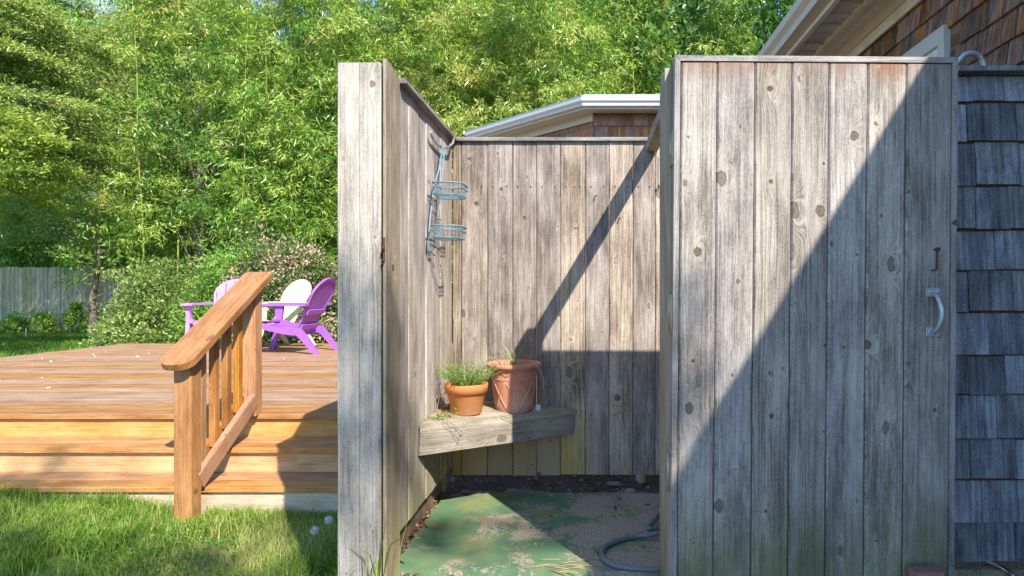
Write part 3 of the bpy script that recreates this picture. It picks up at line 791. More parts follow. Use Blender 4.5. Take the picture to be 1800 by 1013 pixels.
def grass_blades(name, label, cx, cy, z, specs, mat):
    t = thing(name, label, 'plant', (cx, cy, z))
    for (dx, dy, h, wd_) in specs:
        mb = MB(); L = []; Rr = []
        for j in range(9):
            s = j / 8; ww = wd_ * (1 - s ** 2.2) * (0.6 + 0.4 * min(1, s * 4))
            c = Vector((cx + dx * (0.12 + s ** 1.7), cy + dy * s ** 1.7, z + h * s * (1 - 0.18 * s)))
            L.append((c.x - ww / 2, c.y, c.z)); Rr.append((c.x + ww / 2, c.y + 0.002, c.z))
        vs = L + Rr
        mb.add(vs, [(j, j + 9, j + 10, j + 1) for j in range(8)], True)
        mb.build('blade', mat, t)
M['blade'] = plain('green_grass_blade', (0.16, 0.33, 0.07), 0.4, 0.4, 0.0, 0.15, 30)
grass_blades('grass_tuft', 'two long arching grass blades rising from the large lattice pot', -0.375, 3.19, z2, [(-0.055, 0.0, 0.145, 0.010), (0.06, -0.01, 0.15, 0.011), (0.10, 0.0, 0.05, 0.004), (-0.02, 0.01, 0.05, 0.004)], M['blade'])
# straggling dry vine over the shelf's front and trailing tendrils of the pots
mb = MB(); rg = random.Random(11)
def wander(p, d, n, step, jit, g=0.0):
    pts = [Vector(p)]; d = Vector(d)
    for _ in range(n):
        d = (d + Vector((rg.uniform(-jit, jit), rg.uniform(-jit, jit), rg.uniform(-jit, jit) - g))).normalized()
        pts.append(pts[-1] + d * step)
    return pts
def front_at(s, dz, out=0.016): 
    p = A_ + dF * s
    return Vector((p.x - nF.x * out, p.y - nF.y * out, shz(p.x) + dz))
for s0, s1, dz1 in ((0.10, 0.19, -0.095), (0.125, 0.21, -0.06), (0.42, 0.54, -0.06)):
    pts = [front_at(s0 + (s1 - s0) * j / 6, 0.006 + (dz1 - 0.006) * (j / 6) ** 1.3, 0.012 + 0.012 * math.sin(j) ** 2 + 0.004) for j in range(7)]
    mb.tube(pts, 0.0011, 5)
    for j in (4, 5, 6):
        for _ in range(1):
            mb.tube([pts[j], pts[j] + Vector((rg.uniform(-.02, .02), -0.006, rg.uniform(-.02, .012)))], 0.0009, 4)
tag(mb.build('dead_vine', M['vine']), 'dark dead vine tendrils hanging over the shelf front', 'vine')
for lab, starts in (('pale dry stalks drooping from the small terracotta pot', ((-0.66, 2.98, z1 + 0.01, (-0.5, -0.1, 0.3)), (-0.662, 2.982, z1 + 0.0, (-0.6, -0.2, 0.2)))),
                    ('pale dry stalks drooping over the rim of the large lattice pot', ((-0.27, 3.12, z2 + 0.03, (0.5, -0.3, 0.3)), (-0.268, 3.118, z2 + 0.03, (0.4, -0.4, -0.2))))):
    mb = MB()
    for (px_, py_, pz_, d) in starts:
        pts = wander((px_, py_, pz_), d, 9, 0.017, 0.25, 0.33)
        pts = [Vector((max(p.x, -0.715), p.y, max(p.z, shz(p.x) + 0.003))) for p in pts]
        mb.tube(pts, 0.0013, 5)
    tag(mb.build('dry_stalk', M['dry']), lab, 'stalk')
mb = MB(); xq = -0.265
mb.box(-0.012, 0.013, -0.012, 0.012, 0, 0.027, 0.003)
q = link('small_block', mb.mesh('small_block'), M['plastic_white'], None, (-0.262, 3.24, shz(-0.262)), (0, R(5), 0.3))
tag(q, 'small pale blue white plastic block on the shelf beside the large pot', 'block')
tag(wisp('creeping_weed', 'small green weed creeping along the shelf edge left of the pots', 'plant', -0.655, 2.86, shz(-0.655), 14, 0.05, 0.10, 9, 0.011, M['leaf_mid'], 9, M['stem']))

# ------------------------------------------------------------------ caddy on its wall hook
hk = MB()
hp = [Vector(((px - 1035) / 1120 * d, d, E + (511 - py) / 1120 * d)) for px, py, d in
      ((793, 237, 3.30), (798, 243, 3.28), (796, 252, 3.22), (788, 259, 3.15), (777, 259, 3.05), (767, 252, 2.95), (760, 242, 2.86), (757, 232, 2.82))]
hk.tube(hp, 0.006, 8)
tag(hk.build('wall_hook', M['galv']), 'curved grey metal hook on the corner cap above the shower caddy', 'hook')
cad = thing('shower_caddy', 'faded blue wire shower caddy with two baskets hanging on the left wall', 'caddy', (-0.69, 2.95, E + 0.16))
W = MB()
def pt(px, py, d): return Vector(((px - 1035) / 1120 * d, d, E + (511 - py) / 1120 * d))
top1, top2 = pt(778, 262, 3.02), pt(781, 264, 3.04)
W.tube([top2, pt(779, 258, 3.05), pt(775, 260, 3.03), top1], 0.005, 8)
rodA = [top1, pt(771, 300, 2.96), pt(762, 330, 2.88), pt(756, 385, 2.83), pt(752.5, 425, 2.81), pt(752, 440, 2.81), pt(755, 448, 2.83), pt(760, 446, 2.86), pt(762, 440, 2.87)]
rodB = [top2, pt(778, 300, 3.0), pt(774, 340, 2.97), pt(770, 380, 2.95), pt(767, 418, 2.93), pt(765, 436, 2.92)]
W.tube(rodA, 0.0042, 8); W.tube(rodB, 0.0042, 8)
W.tube([pt(752.5, 432, 2.81), pt(766, 434, 2.92)], 0.0035, 6)
W.build('rod_frame', M['caddy'], cad)
W = MB(); W.lathe([(0, -0.008), (0.006, -0.006), (0.008, 0), (0.006, 0.006), (0, 0.008)], 10, pt(773, 438, 2.90)); W.tube([pt(764, 434, 2.91), pt(773, 438, 2.90)], 0.003, 6)
W.build('suction_knob', M['vine'], cad)
def basket(zc, y0, y1):
    b = MB(); xw, xo = -0.688, -0.560
    def ring(z, ins=0.0):
        pts = []
        c = 0.03
        corners = [(xw + ins, y0 + ins), (xo - ins - c, y0 + ins), (xo - ins, y0 + ins + c), (xo - ins, y1 - ins - c), (xo - ins - c, y1 - ins), (xw + ins, y1 - ins), (xw + ins, y0 + ins)]
        return [Vector((x, y, z + (0.012 * max(0, (x - xw) / 0.13)) * 0)) for x, y in corners]
    b.tube(ring(zc + 0.052), 0.0035, 8)
    b.tube(ring(zc + 0.032), 0.0016, 6)
    b.tube(ring(zc, 0.006), 0.0022, 6)
    r1, r0 = ring(zc + 0.052), ring(zc, 0.006)
    for i in range(len(r1) - 1):
        n = max(1, int((r1[i + 1] - r1[i]).length / 0.019))
        for k in range(n):
            t = k / n
            b.tube([r1[i].lerp(r1[i + 1], t), r0[i].lerp(r0[i + 1], t)], 0.0012, 4, False)
    for k in range(9):
        y = y0 + 0.01 + (y1 - y0 - 0.02) * k / 8
        b.tube([(xw + 0.006, y, zc), (xo - 0.01, y, zc)], 0.0012, 4, False)
    b.build('basket', M['caddy'], cad)
basket(E + 0.425, 2.80, 2.97)
basket(E + 0.232, 2.77, 2.94)

# ------------------------------------------------------------------ things on and around the shower floor
def hose(name, label, pts, r, mat, cat='hose'):
    # Catmull-Rom through the points
    P = [Vector(p) for p in pts]; out = []
    for i in range(len(P) - 1):
        p0, p1, p2, p3 = P[max(i - 1, 0)], P[i], P[i + 1], P[min(i + 2, len(P) - 1)]
        for k in range(8):
            t = k / 8
            out.append(0.5 * ((2 * p1) + (-p0 + p2) * t + (2 * p0 - 5 * p1 + 4 * p2 - p3) * t * t + (-p0 + 3 * p1 - 3 * p2 + p3) * t ** 3))
    out.append(P[-1])
    mb = MB(); mb.tube(out, r, 10)
    return tag(mb.build(name, mat), label, cat)
def fl(px, py, z):
    d = (E - z) * 1120 / (py - 511)
    return ((px - 1035) / 1120 * d, d, z)
hose('garden_hose', 'grey rubber hose looped on the shower floor inside the doorway',
     [(1.0, 2.95, 0.013), (0.62, 2.92, 0.013), (0.40, 2.80, 0.013), fl(1142, 930, 0.03), fl(1147, 919, 0.035), (0.36, 2.95, 0.035), (0.46, 2.90, 0.035), (0.43, 2.76, 0.033), fl(1150, 939, 0.025), fl(1110, 944, 0.013), fl(1070, 957, 0.013), fl(1058, 973, 0.013), fl(1068, 988, 0.013),
      fl(1100, 998, 0.013), fl(1160, 1001, 0.013), (0.5, 2.395, 0.013), (0.9, 2.45, 0.013)], 0.0112, M['hose'])
hose('garden_hose', 'dark hose running under the shingled partition behind the brick', [(1.30, 2.40, -0.01), (1.40, 2.41, -0.008), (1.47, 2.425, 0.0), (1.53, 2.46, 0.015), (1.57, 2.55, 0.02), (1.6, 2.8, 0.02)], 0.011, M['hose'])
hose('shower_hose', 'bright chrome hose looping on the ground under the shingled partition', [(1.49, 2.50, 0.012), (1.515, 2.44, 0.016), (1.545, 2.40, 0.012), (1.57, 2.36, -0.005), (1.575, 2.30, -0.012), (1.56, 2.24, -0.012)], 0.009, M['chrome'])
hose('copper_pipe', 'bent metal pipe curving over the shingled partition cap', [(1.372, 2.43, E + 0.73), (1.39, 2.43, E + 0.84), (1.405, 2.43, E + 0.868), (1.44, 2.43, E + 0.902), (1.48, 2.43, E + 0.900), (1.502, 2.43, E + 0.875), (1.508, 2.43, E + 0.84), (1.508, 2.43, E + 0.72)], 0.0105, M['galv'], 'pipe')
bb = MB(); bb.box(-0.044, 0.044, -0.028, 0.028, 0, 0.228, 0.005)
br = link('paving_brick', bb.mesh('brick'), M['brick'], None, (1.036, 1.935, -0.032), (R(-5), 0, 0.06))
tag(br, 'pink brick standing on end at the foot of the open door', 'brick')

def rock(name, label, p, r, seed, mat, group=None, cat='stone'):
    rg = np.random.default_rng(seed)
    mb = MB(); nu, nv = 12, 7
    vs = []; ph = rg.random(3) * 6
    for i in range(nv + 1):
        th = PI * i / nv
        for k in range(nu):
            a = 2 * PI * k / nu
            d = np.array([math.sin(th) * math.cos(a), math.sin(th) * math.sin(a), math.cos(th)])
            s = 1 + 0.14 * math.sin(2 * d[0] + ph[0] + d[2]) + 0.12 * math.sin(3 * d[1] + ph[1]) + 0.06 * math.sin(5 * d[2] + ph[2])
            vs.append((p[0] + d[0] * r[0] * s, p[1] + d[1] * r[1] * s, p[2] + d[2] * r[2] * s))
    fs = [(i * nu + k, (i + 1) * nu + k, (i + 1) * nu + (k + 1) % nu, i * nu + (k + 1) % nu) for i in range(nv) for k in range(nu)]
    mb.add(vs, fs, True)
    return tag(mb.build(name, mat), label, cat, group)
def sp(px, py, rz): 
    # a point of the soil bed seen at this place of the photograph
    for d in np.arange(3.2, 4.1, 0.01):
        x = (px - 1035) / 1120 * d; z = E - (py - 511) / 1120 * d
        if z <= float(soilz(x, d)): return (x, d, float(soilz(x, d)) + rz)
    return ((px - 1035) / 1120 * 3.9, 3.9, 0.07)
M['stone_tan'] = plain('tan_round_stone', (0.36, 0.25, 0.16), 0.85, 0.2, 0.0, 0.2, 20)
M['stone_pale'] = plain('pale_round_stone', (0.44, 0.42, 0.32), 0.8, 0.2, 0.0, 0.2, 20)
rock('stone', 'tan round stone half sunk in the soil at the slab edge near the hose', sp(1110, 872, 0.012), (0.035, 0.03, 0.024), 1, M['stone_tan'], 'stones in the soil bed')
rock('stone', 'pale egg shaped stone under the back wall near the door', sp(1127, 848, 0.02), (0.027, 0.022, 0.025), 2, M['stone_pale'], 'stones in the soil bed')
rock('stone', 'flat tan stone slab lying in the dark soil', sp(1078, 857, 0.008), (0.042, 0.02, 0.010), 3, M['stone_tan'], 'stones in the soil bed')
rock('stone', 'small brown stone in the soil near the middle of the back wall', sp(942, 845, 0.008), (0.014, 0.012, 0.012), 4, M['brick'], 'stones in the soil bed')
for i, (px_, py_, s_) in enumerate(((1000, 864, .012), (1022, 862, .010), (1052, 853, .011), (966, 861, .009), (922, 864, .008), (1096, 862, .011), (1140, 860, .012), (985, 852, .01))):
    rock('pebble', 'small earthy pebble scattered in the dark soil bed', sp(px_, py_, 0.004), (s_, s_ * .9, s_ * .7), 10 + i, M['stone'], 'pebbles in the soil bed', 'pebble')

def stones_stuff(name, label, pts, smin, smax, seed):
    rg = np.random.default_rng(seed); n = len(pts)
    base = np.array([(1, 0, 0), (-1, 0, 0), (0, 1, 0), (0, -1, 0), (0, 0, 1), (0, 0, -1)], float)
    fac = np.array([(0, 2, 4), (2, 1, 4), (1, 3, 4), (3, 0, 4), (2, 0, 5), (1, 2, 5), (3, 1, 5), (0, 3, 5)])
    s = smin + (smax - smin) * rg.random(n) ** 2.5
    V = base[None] * (s[:, None] * (0.7 + 0.6 * rg.random((n, 6))))[..., None] * np.array([1, 1, 0.65])
    a = rg.random(n) * 6.28
    ca, sa = np.cos(a)[:, None], np.sin(a)[:, None]
    V = np.stack([V[..., 0] * ca - V[..., 1] * sa, V[..., 0] * sa + V[..., 1] * ca, V[..., 2]], -1) + pts[:, None]
    F = (fac[None] + (np.arange(n) * 6)[:, None, None]).reshape(-1, 3)
    o = link(name, np_mesh(name, V.reshape(-1, 3), F, np.repeat(rg.random(n), 6)), M['pebble'])
    return tag(o, label, kind='stuff')
rng = np.random.default_rng(21)
n = 900
a = np.stack([rng.uniform(-0.90, -0.735, n), rng.uniform(2.36, 3.3, n)], -1)
b = np.stack([rng.uniform(-0.7, 1.95, 1300), rng.uniform(2.12, 2.40, 1300)], -1)
pts = np.concatenate([a, b]); pts = np.c_[pts, gz(pts[:, 0], pts[:, 1]) + 0.003]
stones_stuff('gravel', 'loose gravel along the foot of the left wall and in front of the slab', pts, 0.004, 0.017, 22)
n = 900
px_ = rng.uniform(-0.8, 1.3, n); py_ = rng.uniform(3.22, 4.0, n)
stones_stuff('soil_crumbs', 'crumbs and small stones on the dark soil bed', np.c_[px_, py_, soilz(px_, py_) + 0.002], 0.003, 0.013, 23)
n = 420
P = np.c_[rng.uniform(-0.90, -0.735, n), rng.uniform(2.45, 3.4, n), rng.uniform(-0.02, 0.012, n)]
P2 = np.c_[rng.uniform(-0.85, 1.0, 140), rng.uniform(3.24, 3.7, 140), np.zeros(140)]; P2[:, 2] = soilz(P2[:, 0], P2[:, 1]) + 0.008
P3 = np.c_[rng.uniform(-0.7, -0.62, 40), rng.uniform(2.85, 3.1, 40), np.zeros(40)]; P3[:, 2] = shz(P3[:, 0]) + 0.004
P4 = np.c_[rng.uniform(-0.3, 1.9, 60), rng.uniform(2.5, 3.25, 60), np.full(60, 0.004)]
P = np.concatenate([P, P2, P3, P4]); n = len(P)
D = rng.normal(size=(n, 3)) * [1, 1, 0.25]
V, F, T = leaf_arrays(P, D, rng.uniform(0.012, 0.045, n), rng.uniform(0.006, 0.022, n), rng)
tag(link('leaf_litter', np_mesh('leaf_litter', V, F, T), M['litter']), 'dead brown leaves fallen round the shower floor, shelf and soil', kind='stuff')
mb = MB(); rg = random.Random(5)
for k in range(16):
    c = Vector((rg.gauss(-0.13, 0.10), rg.gauss(2.43, 0.02), 0.003)); a_ = rg.uniform(-0.5, 0.5); l_ = rg.uniform(0.03, 0.11)
    mb.tube([c, c + Vector((math.cos(a_), math.sin(a_) * 0.6, 0.02)) * l_ * 0.5, c + Vector((math.cos(a_ + 0.2), math.sin(a_) * 0.6, 0)) * l_], 0.0016, 4)
for k in range(14):
    c = Vector((rg.uniform(1.3, 1.9), rg.uniform(2.2, 2.6), -0.012)); a_ = rg.uniform(-1.2, 0.2); l_ = rg.uniform(0.05, 0.16)
    mb.tube([c, c + Vector((math.cos(a_), math.sin(a_), 0.06)) * l_ * 0.5, c + Vector((math.cos(a_), math.sin(a_), 0.02)) * l_], 0.0016, 4)
tag(mb.build('straw_debris', M['dry']), 'scattered pale straw and twigs on the concrete', kind='stuff')
# weeds against the wall's foot
def tuft(name, label, cx, cy, n, h, spread, seed, mat, wd_=0.004, cat='weed'):
    rg = np.random.default_rng(seed)
    b = np.c_[cx + rg.normal(size=n) * spread, cy + rg.normal(size=n) * spread]
    z = gz(b[:, 0], b[:, 1])
    V, F, T = blades(np.c_[b, z], h * (0.5 + 0.7 * rg.random(n)), wd_, rg, 0.5)
    z0 = float(z.mean())
    return tag(link(name, np_mesh(name, V - np.array([cx, cy, z0]), F, T), mat, None, (cx, cy, z0)), label, cat)
def blades(P, h, wd_, rng, lean=0.45, tint=None):
    """Bent grass blades: five points, three faces of quads/tri folded to quads."""
    n = len(P)
    a = rng.random(n) * 2 * PI; ln = (lean * (0.2 + rng.random(n)))[:, None]
    dr = np.c_[np.cos(a), np.sin(a), np.zeros(n)]
    sd = np.c_[-np.sin(a), np.cos(a), np.zeros(n)]
    h = np.broadcast_to(h, (n,))[:, None]; wd_ = np.broadcast_to(wd_, (n,))[:, None]
    up = np.array([0, 0, 1.0])
    m = P + up * h * 0.55 + dr * h * ln * 0.35
    tp = P + up * h * (1 - 0.35 * ln) + dr * h * ln
    V = np.stack([P - sd * wd_ / 2, P + sd * wd_ / 2, m + sd * wd_ * 0.42, m - sd * wd_ * 0.42, tp + sd * wd_ * 0.04, tp - sd * wd_ * 0.04], 1)
    F = np.array([(0, 1, 2, 3), (3, 2, 4, 5)])
    F = (F[None] + (np.arange(n) * 6)[:, None, None]).reshape(-1, 4)
    t = rng.random(n) * 0.9 if tint is None else tint
    return V.reshape(-1, 3), F, np.repeat(t, 6)
tuft('grass_weed', 'tall thin grass weed growing at the foot of the left wall jamb', -0.735, 2.235, 14, 0.30, 0.018, 3, M['grass'], 0.005)

# ------------------------------------------------------------------ deck, steps and stair railing
DZ = E - 0.812
X0, X1, Y0, Y1 = -7.12, -0.95, 4.17, 9.80
deck = thing('wooden_deck', 'wide orange stained wooden deck with two front steps', 'deck', (-4, 6.9, LAWN))
nbd = 40; pitch = (Y1 - Y0) / nbd
random.seed(2)
for i in range(nbd):
    board('deck_board', M['deck'], deck, ((X0 + X1) / 2 + random.uniform(-.01, .01), Y0 + pitch * (i + 0.5), DZ - 0.0165 + random.uniform(-0.0012, 0.0012)), pitch - 0.005, 0.033, X1 - X0, 'X', 0.004)
mb = MB(); mb.box(X0 + 0.02, X1 - 0.02, Y0 + 0.3, Y1 - 0.05, DZ - 0.20, DZ - 0.05); mb.build('joist_frame', M['bare'], deck)
mb = MB(); mb.box(X0 + 0.02, X0 + 0.06, Y0 + 0.1, Y1 - 0.02, LAWN - 0.05, DZ - 0.04); mb.box(X0 + 0.07, X1 - 0.02, Y1 - 0.05, Y1 - 0.02, LAWN - 0.05, DZ - 0.04)
mb.build('skirt_board', M['riser'], deck)
SX0, SX1 = -4.6, -0.93
T2, T3 = E - 0.962, E - 1.112
for z, y in ((T2, 3.885), (T3, 3.60)):
    for k in range(2):
        board('tread_board', M['tread'], deck, ((SX0 + SX1) / 2, y + 0.0775 + k * 0.158, z - 0.0165), 0.153, 0.033, SX1 - SX0, 'X', 0.005)
def riser(y, z0, z1, mat, nm='riser_board'):
    board(nm, mat, deck, ((SX0 + SX1) / 2, y, (z0 + z1) / 2), z1 - z0, 0.022, SX1 - SX0, 'XV', 0.002)
riser(4.17 + 0.040, T2 - 0.03, DZ - 0.036, M['riser'])
riser(3.885 + 0.040, T3 - 0.03, T2 - 0.036, M['riser'])
riser(3.60 + 0.032, LAWN - 0.1, T3 - 0.036, M['bare'])
mb = MB(); mb.box(X0 + 0.05, SX0, 4.21, 4.24, LAWN - 0.05, DZ - 0.04); mb.build('skirt_board', M['riser'], deck)

rail = thing('stair_railing', 'orange stained stair railing with a sloping flat handrail', 'railing', (-2.2, 3.8, LAWN))
PX = -2.16
mb = MB(); mb.box(PX - 0.096, PX, 3.46, 3.555, LAWN - 0.05, E - 0.40, 0.004)
# slanted tops are under the handrail
mb.build('newel_post', M['rail'], rail)
mb = MB(); mb.box(PX - 0.094, PX, 4.125, 4.215, DZ - 0.001, E + 0.075, 0.004); mb.build('newel_post', M['rail'], rail)
ya, za, yb_, zb_ = 3.375, E - 0.392, 4.275, E + 0.128
sl_ = math.atan2(zb_ - za, yb_ - ya); LR = math.hypot(zb_ - za, yb_ - ya)
mb = MB(); hw = 0.088
poly = [(-hw + 0.012, LR), (hw - 0.012, LR), (hw, LR - 0.012)]
for k in range(13):
    t = k / 12
    ang = PI * t
    cx_, cy_ = math.cos(ang), math.sin(ang)
    poly.append((hw * (abs(cx_) ** 0.75) * (1 if cx_ > 0 else -1), 0.075 - 0.075 * cy_ ** 0.9))
poly.append((-hw, LR - 0.012))
poly = poly[::-1]
mb.prism([(x, -0.0) if False else (x, y) for x, y in poly], -0.02, 0.018)
me = mb.mesh('handrail')
for v_ in me.vertices:            # grain runs along local z: stand the plank up, then lean it
    x, y, z = v_.co; v_.co = (x, -z, y)
hr = link('handrail', me, M['rail'], rail, (PX - 0.046, ya, za - 0.018))
hr.rotation_euler = (-(PI / 2 - sl_), 0, 0)
def railz(y): return za - 0.04 + (y - ya) * (zb_ - za) / (yb_ - ya)
def brail(y): return E - 1.055 + (y - 3.555) * 0.60
for yc in (3.635, 3.765, 3.892, 4.018):
    z0, z1 = brail(yc) + 0.012, railz(yc)
    mb = MB(); mb.box(PX - 0.073, PX - 0.034, yc - 0.023, yc + 0.023, z0, z1 + 0.004, 0.002)
    mb.build('baluster', M['rail'], rail)
ang = math.atan(0.60); LB = 0.59 / math.cos(ang)
board('bottom_rail', M['rail'], rail, (PX - 0.012, 3.84, brail(3.84)), 0.036, 0.095, LB, 'V', 0.003, extra=(-(PI / 2 - ang), 0, 0))
board('bottom_rail', M['rail'], rail, (PX - 0.086, 3.84, brail(3.84)), 0.026, 0.085, LB, 'V', 0.003, extra=(-(PI / 2 - ang), 0, 0))

# scattered fallen petals on the deck
n = 40
P = np.c_[rng.uniform(-6.5, -1.2, n), rng.uniform(4.2, 8.5, n), np.full(n, DZ + 0.003)]
V, F, T = leaf_arrays(P, rng.normal(size=(n, 3)) * [1, 1, 0.1], rng.uniform(0.02, 0.05, n), rng.uniform(0.012, 0.03, n), rng)
tag(link('fallen_petals', np_mesh('fallen_petals', V, F, T), M['fluff']), 'pale petals fallen on the deck boards', kind='stuff')

# ------------------------------------------------------------------ plastic garden chairs
def chair(label, loc, rz, mat, group='adirondack chairs on the deck'):
    t = thing('adirondack_chair', label, 'chair', loc, group, (0, 0, rz)); t.scale = (1.07, 1.07, 1.07)
    # local frame: front towards -y, width along x
    def slab(name, pts_front, pts_back, th):
        pass
    rec = R(27)
    bd = Vector((0, math.sin(rec), math.cos(rec))); bn = Vector((0, -math.cos(rec), math.sin(rec)))
    b0 = Vector((0, 0.20, 0.24))
    n = 5; wb, wt_ = 0.40, 0.54
    tops = [0.60, 0.70, 0.735, 0.70, 0.60]
    mb = MB()                                      # back shell behind the slats keeps the rounded outline
    ol = []
    for k in range(25):
        a = PI * k / 24
        ol.append((0.285 * math.cos(a), 0.52 + 0.235 * math.sin(a)))
    ol = [(0.20, 0.0), (0.235, 0.25)] + ol + [(-0.235, 0.25), (-0.20, 0.0)]
    inner = [(x * 0.90, y if y < 0.02 else (y - 0.52) * 0.86 + 0.52 if y > 0.5 else y) for x, y in ol]
    def P3(x, s, d): return b0 + bd * s + bn * d + Vector((x, 0, 0))
    vs = []; m_ = len(ol)
    for d in (-0.008, 0.016):
        vs += [P3(x, y, d) for x, y in ol] + [P3(x, y, d) for x, y in inner]
    fs = []
    for k in range(m_ - 1):
        o0, o1, i0, i1 = k, k + 1, m_ + k, m_ + k + 1
        fs += [(o0, i0, i1, o1), (2 * m_ + o0, 2 * m_ + o1, 2 * m_ + i1, 2 * m_ + i0), (o0, o1, 2 * m_ + o1, 2 * m_ + o0), (i0, 2 * m_ + i0, 2 * m_ + i1, i1)]
    mb.add(vs, fs); mb.build('back_frame', mat, t, True)
    def outer_y(x):
        return 0.52 + 0.205 * math.sqrt(max(0, 1 - (x / 0.262) ** 2))
    for i in range(n):
        x0b, x1b = -wb / 2 + wb * i / n, -wb / 2 + wb * (i + 1) / n
        x0t, x1t = -0.51 / 2 + 0.51 * i / n, -0.51 / 2 + 0.51 * (i + 1) / n
        g_ = 0.006
        pl = [(x0b + g_, 0.0), (x1b - g_, 0.0)] + [(x1t - g_ + (x0t - x1t + 2 * g_) * q / 4, outer_y(x1t - g_ + (x0t - x1t + 2 * g_) * q / 4)) for q in range(5)]
        mb = MB(); k = len(pl)
        vs = [P3(x, y, 0.0) for x, y in pl] + [P3(x, y, 0.014) for x, y in pl]
        mb.add(vs, [tuple(range(k)), tuple(reversed(range(k, 2 * k)))] + [(q, k + q, k + (q + 1) % k, (q + 1) % k) for q in range(k)])
        mb.build('back_slat', mat, t, True)
    mb = MB()
    for z_, w_ in ((0.30, 0.44), (0.10, 0.38)):
        c = P3(0, z_, -0.02); mb.add([c + Vector((sx * w_ / 2, 0, 0)) + bd * sz * 0.03 + bn * sd * 0.012 for sx in (-1, 1) for sz in (-1, 1) for sd in (-1, 1)],
                                     [(0, 1, 3, 2), (4, 6, 7, 5), (0, 4, 5, 1), (2, 3, 7, 6), (0, 2, 6, 4), (1, 5, 7, 3)])
    mb.build('back_brace', mat, t, True)
    for k in range(5):                             # seat slats, slope down to the back and rolled over in front
        s0 = k / 5; y_ = -0.33 + 0.108 * k; z_ = 0.375 - 0.03 * k - (0.012 if k == 0 else 0)
        mb = MB(); tl = 0.27 if k else -0.25
        vs = []
        for dy in (0, 0.098):
            for dz in (-0.022, 0):
                for x in (-0.265, 0.265): vs.append((x, y_ + dy, z_ + dz - tl * dy))
        mb.add(vs, [(0, 1, 5, 4), (2, 6, 7, 3), (0, 2, 3, 1), (4, 5, 7, 6), (0, 4, 6, 2), (1, 3, 7, 5)])
        mb.build('seat_slat', mat, t, True)
    def plate(name, poly, x0, x1):
        mb = MB(); k = len(poly)
        vs = [(x0, y, z) for y, z in poly] + [(x1, y, z) for y, z in poly]
        mb.add(vs, [tuple(range(k)), tuple(reversed(range(k, 2 * k)))] + [(q, k + q, k + (q + 1) % k, (q + 1) % k) for q in range(k)])
        return mb.build(name, mat, t, True)
    for s in (-1, 1):
        a, b = (0.268, 0.305) if s > 0 else (-0.305, -0.268)
        plate('seat_rail', [(-0.34, 0.36), (-0.10, 0.285), (0.10, 0.24), (0.30, 0.22), (0.30, 0.30), (0.10, 0.315), (-0.12, 0.36), (-0.30, 0.405), (-0.345, 0.40)], a, b)
        plate('leg', [(-0.40, 0.0), (-0.34, 0.0), (-0.245, 0.33), (-0.22, 0.575), (-0.33, 0.575), (-0.315, 0.36)], (0.308 if s > 0 else -0.35), (0.35 if s > 0 else -0.308))
        plate('leg', [(0.47, 0.0), (0.53, 0.0), (0.40, 0.20), (0.30, 0.315), (0.16, 0.31), (0.29, 0.20)], a - 0.002 * s, b + 0.004 * s)
        a, b = (0.255, 0.385) if s > 0 else (-0.385, -0.255)
        mb = MB(); mb.box(a, b, -0.40, 0.40, 0.577, 0.602, 0.01)
        mb.build('armrest', mat, t, True)
    return t
chair('lilac purple plastic adirondack chair facing the steps behind the handrail', (-4.98, 8.75, DZ), R(12), M['lilac'])
chair('cream plastic adirondack chair standing behind the purple one', (-4.62, 9.15, DZ), R(-30), M['cream'])
chair('bright purple plastic adirondack chair seen from its side beside the shower wall', (-3.98, 8.42, DZ), R(-92), M['purple'])

# ------------------------------------------------------------------ house on the right
HX = 1.99
house = thing('house', 'brown shingled house wall with pale eave rising behind the door', 'house', (5, 2, -0.05))
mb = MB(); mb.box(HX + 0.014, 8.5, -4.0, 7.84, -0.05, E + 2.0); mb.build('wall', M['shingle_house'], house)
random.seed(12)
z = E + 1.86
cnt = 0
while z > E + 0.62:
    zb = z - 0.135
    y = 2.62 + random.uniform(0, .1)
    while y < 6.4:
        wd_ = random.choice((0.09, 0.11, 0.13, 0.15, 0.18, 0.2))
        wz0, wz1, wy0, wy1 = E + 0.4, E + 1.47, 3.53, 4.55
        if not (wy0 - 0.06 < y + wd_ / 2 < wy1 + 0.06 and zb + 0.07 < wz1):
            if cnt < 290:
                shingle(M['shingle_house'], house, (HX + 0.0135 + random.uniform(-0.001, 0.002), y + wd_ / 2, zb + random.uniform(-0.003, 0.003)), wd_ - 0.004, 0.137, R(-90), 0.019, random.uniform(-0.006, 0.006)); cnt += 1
        y += wd_
    z = zb
# eave: gutter, fascia, ribbed soffit, crown and frieze run along the house (depth direction)
def along_y(prof, y0, y1, name, mat, c=None):
    mb = MB(); n = len(prof)
    vs = [(x, y0, zz) for x, zz in prof] + [(x, y1, zz) for x, zz in prof]
    mb.add(vs, [tuple(range(n)), tuple(reversed(range(n, 2 * n)))] + [(k, n + k, n + (k + 1) % n, (k + 1) % n) for k in range(n)])
    return mb.build(name, mat, house)
Z = E + 1.85
along_y([(1.405, Z + 0.115), (1.415, Z + 0.07), (1.45, Z + 0.04), (1.46, Z), (1.535, Z), (1.535, Z + 0.12), (1.52, Z + 0.12), (1.52, Z + 0.02), (1.47, Z + 0.02), (1.42, Z + 0.115)], 2.35, 7.3, 'gutter', M['taupe'])
along_y([(1.54, Z - 0.035), (1.575, Z - 0.035), (1.575, Z + 0.13), (1.54, Z + 0.13)], 2.35, 7.3, 'fascia', M['beige'])
pr = [(1.577, Z + 0.02)]
along_y([(1.577, Z + 0.012), (1.76, Z + 0.012), (1.76, Z + 0.03), (1.577, Z + 0.03)], 2.35, 7.3, 'soffit', M['soffit'])
y = 2.40
while y < 7.2:
    mb = MB(); mb.box(1.58, 1.758, y, y + 0.012, Z - 0.004, Z + 0.011); mb.build('soffit_slat', M['soffit'], house); y += 0.17
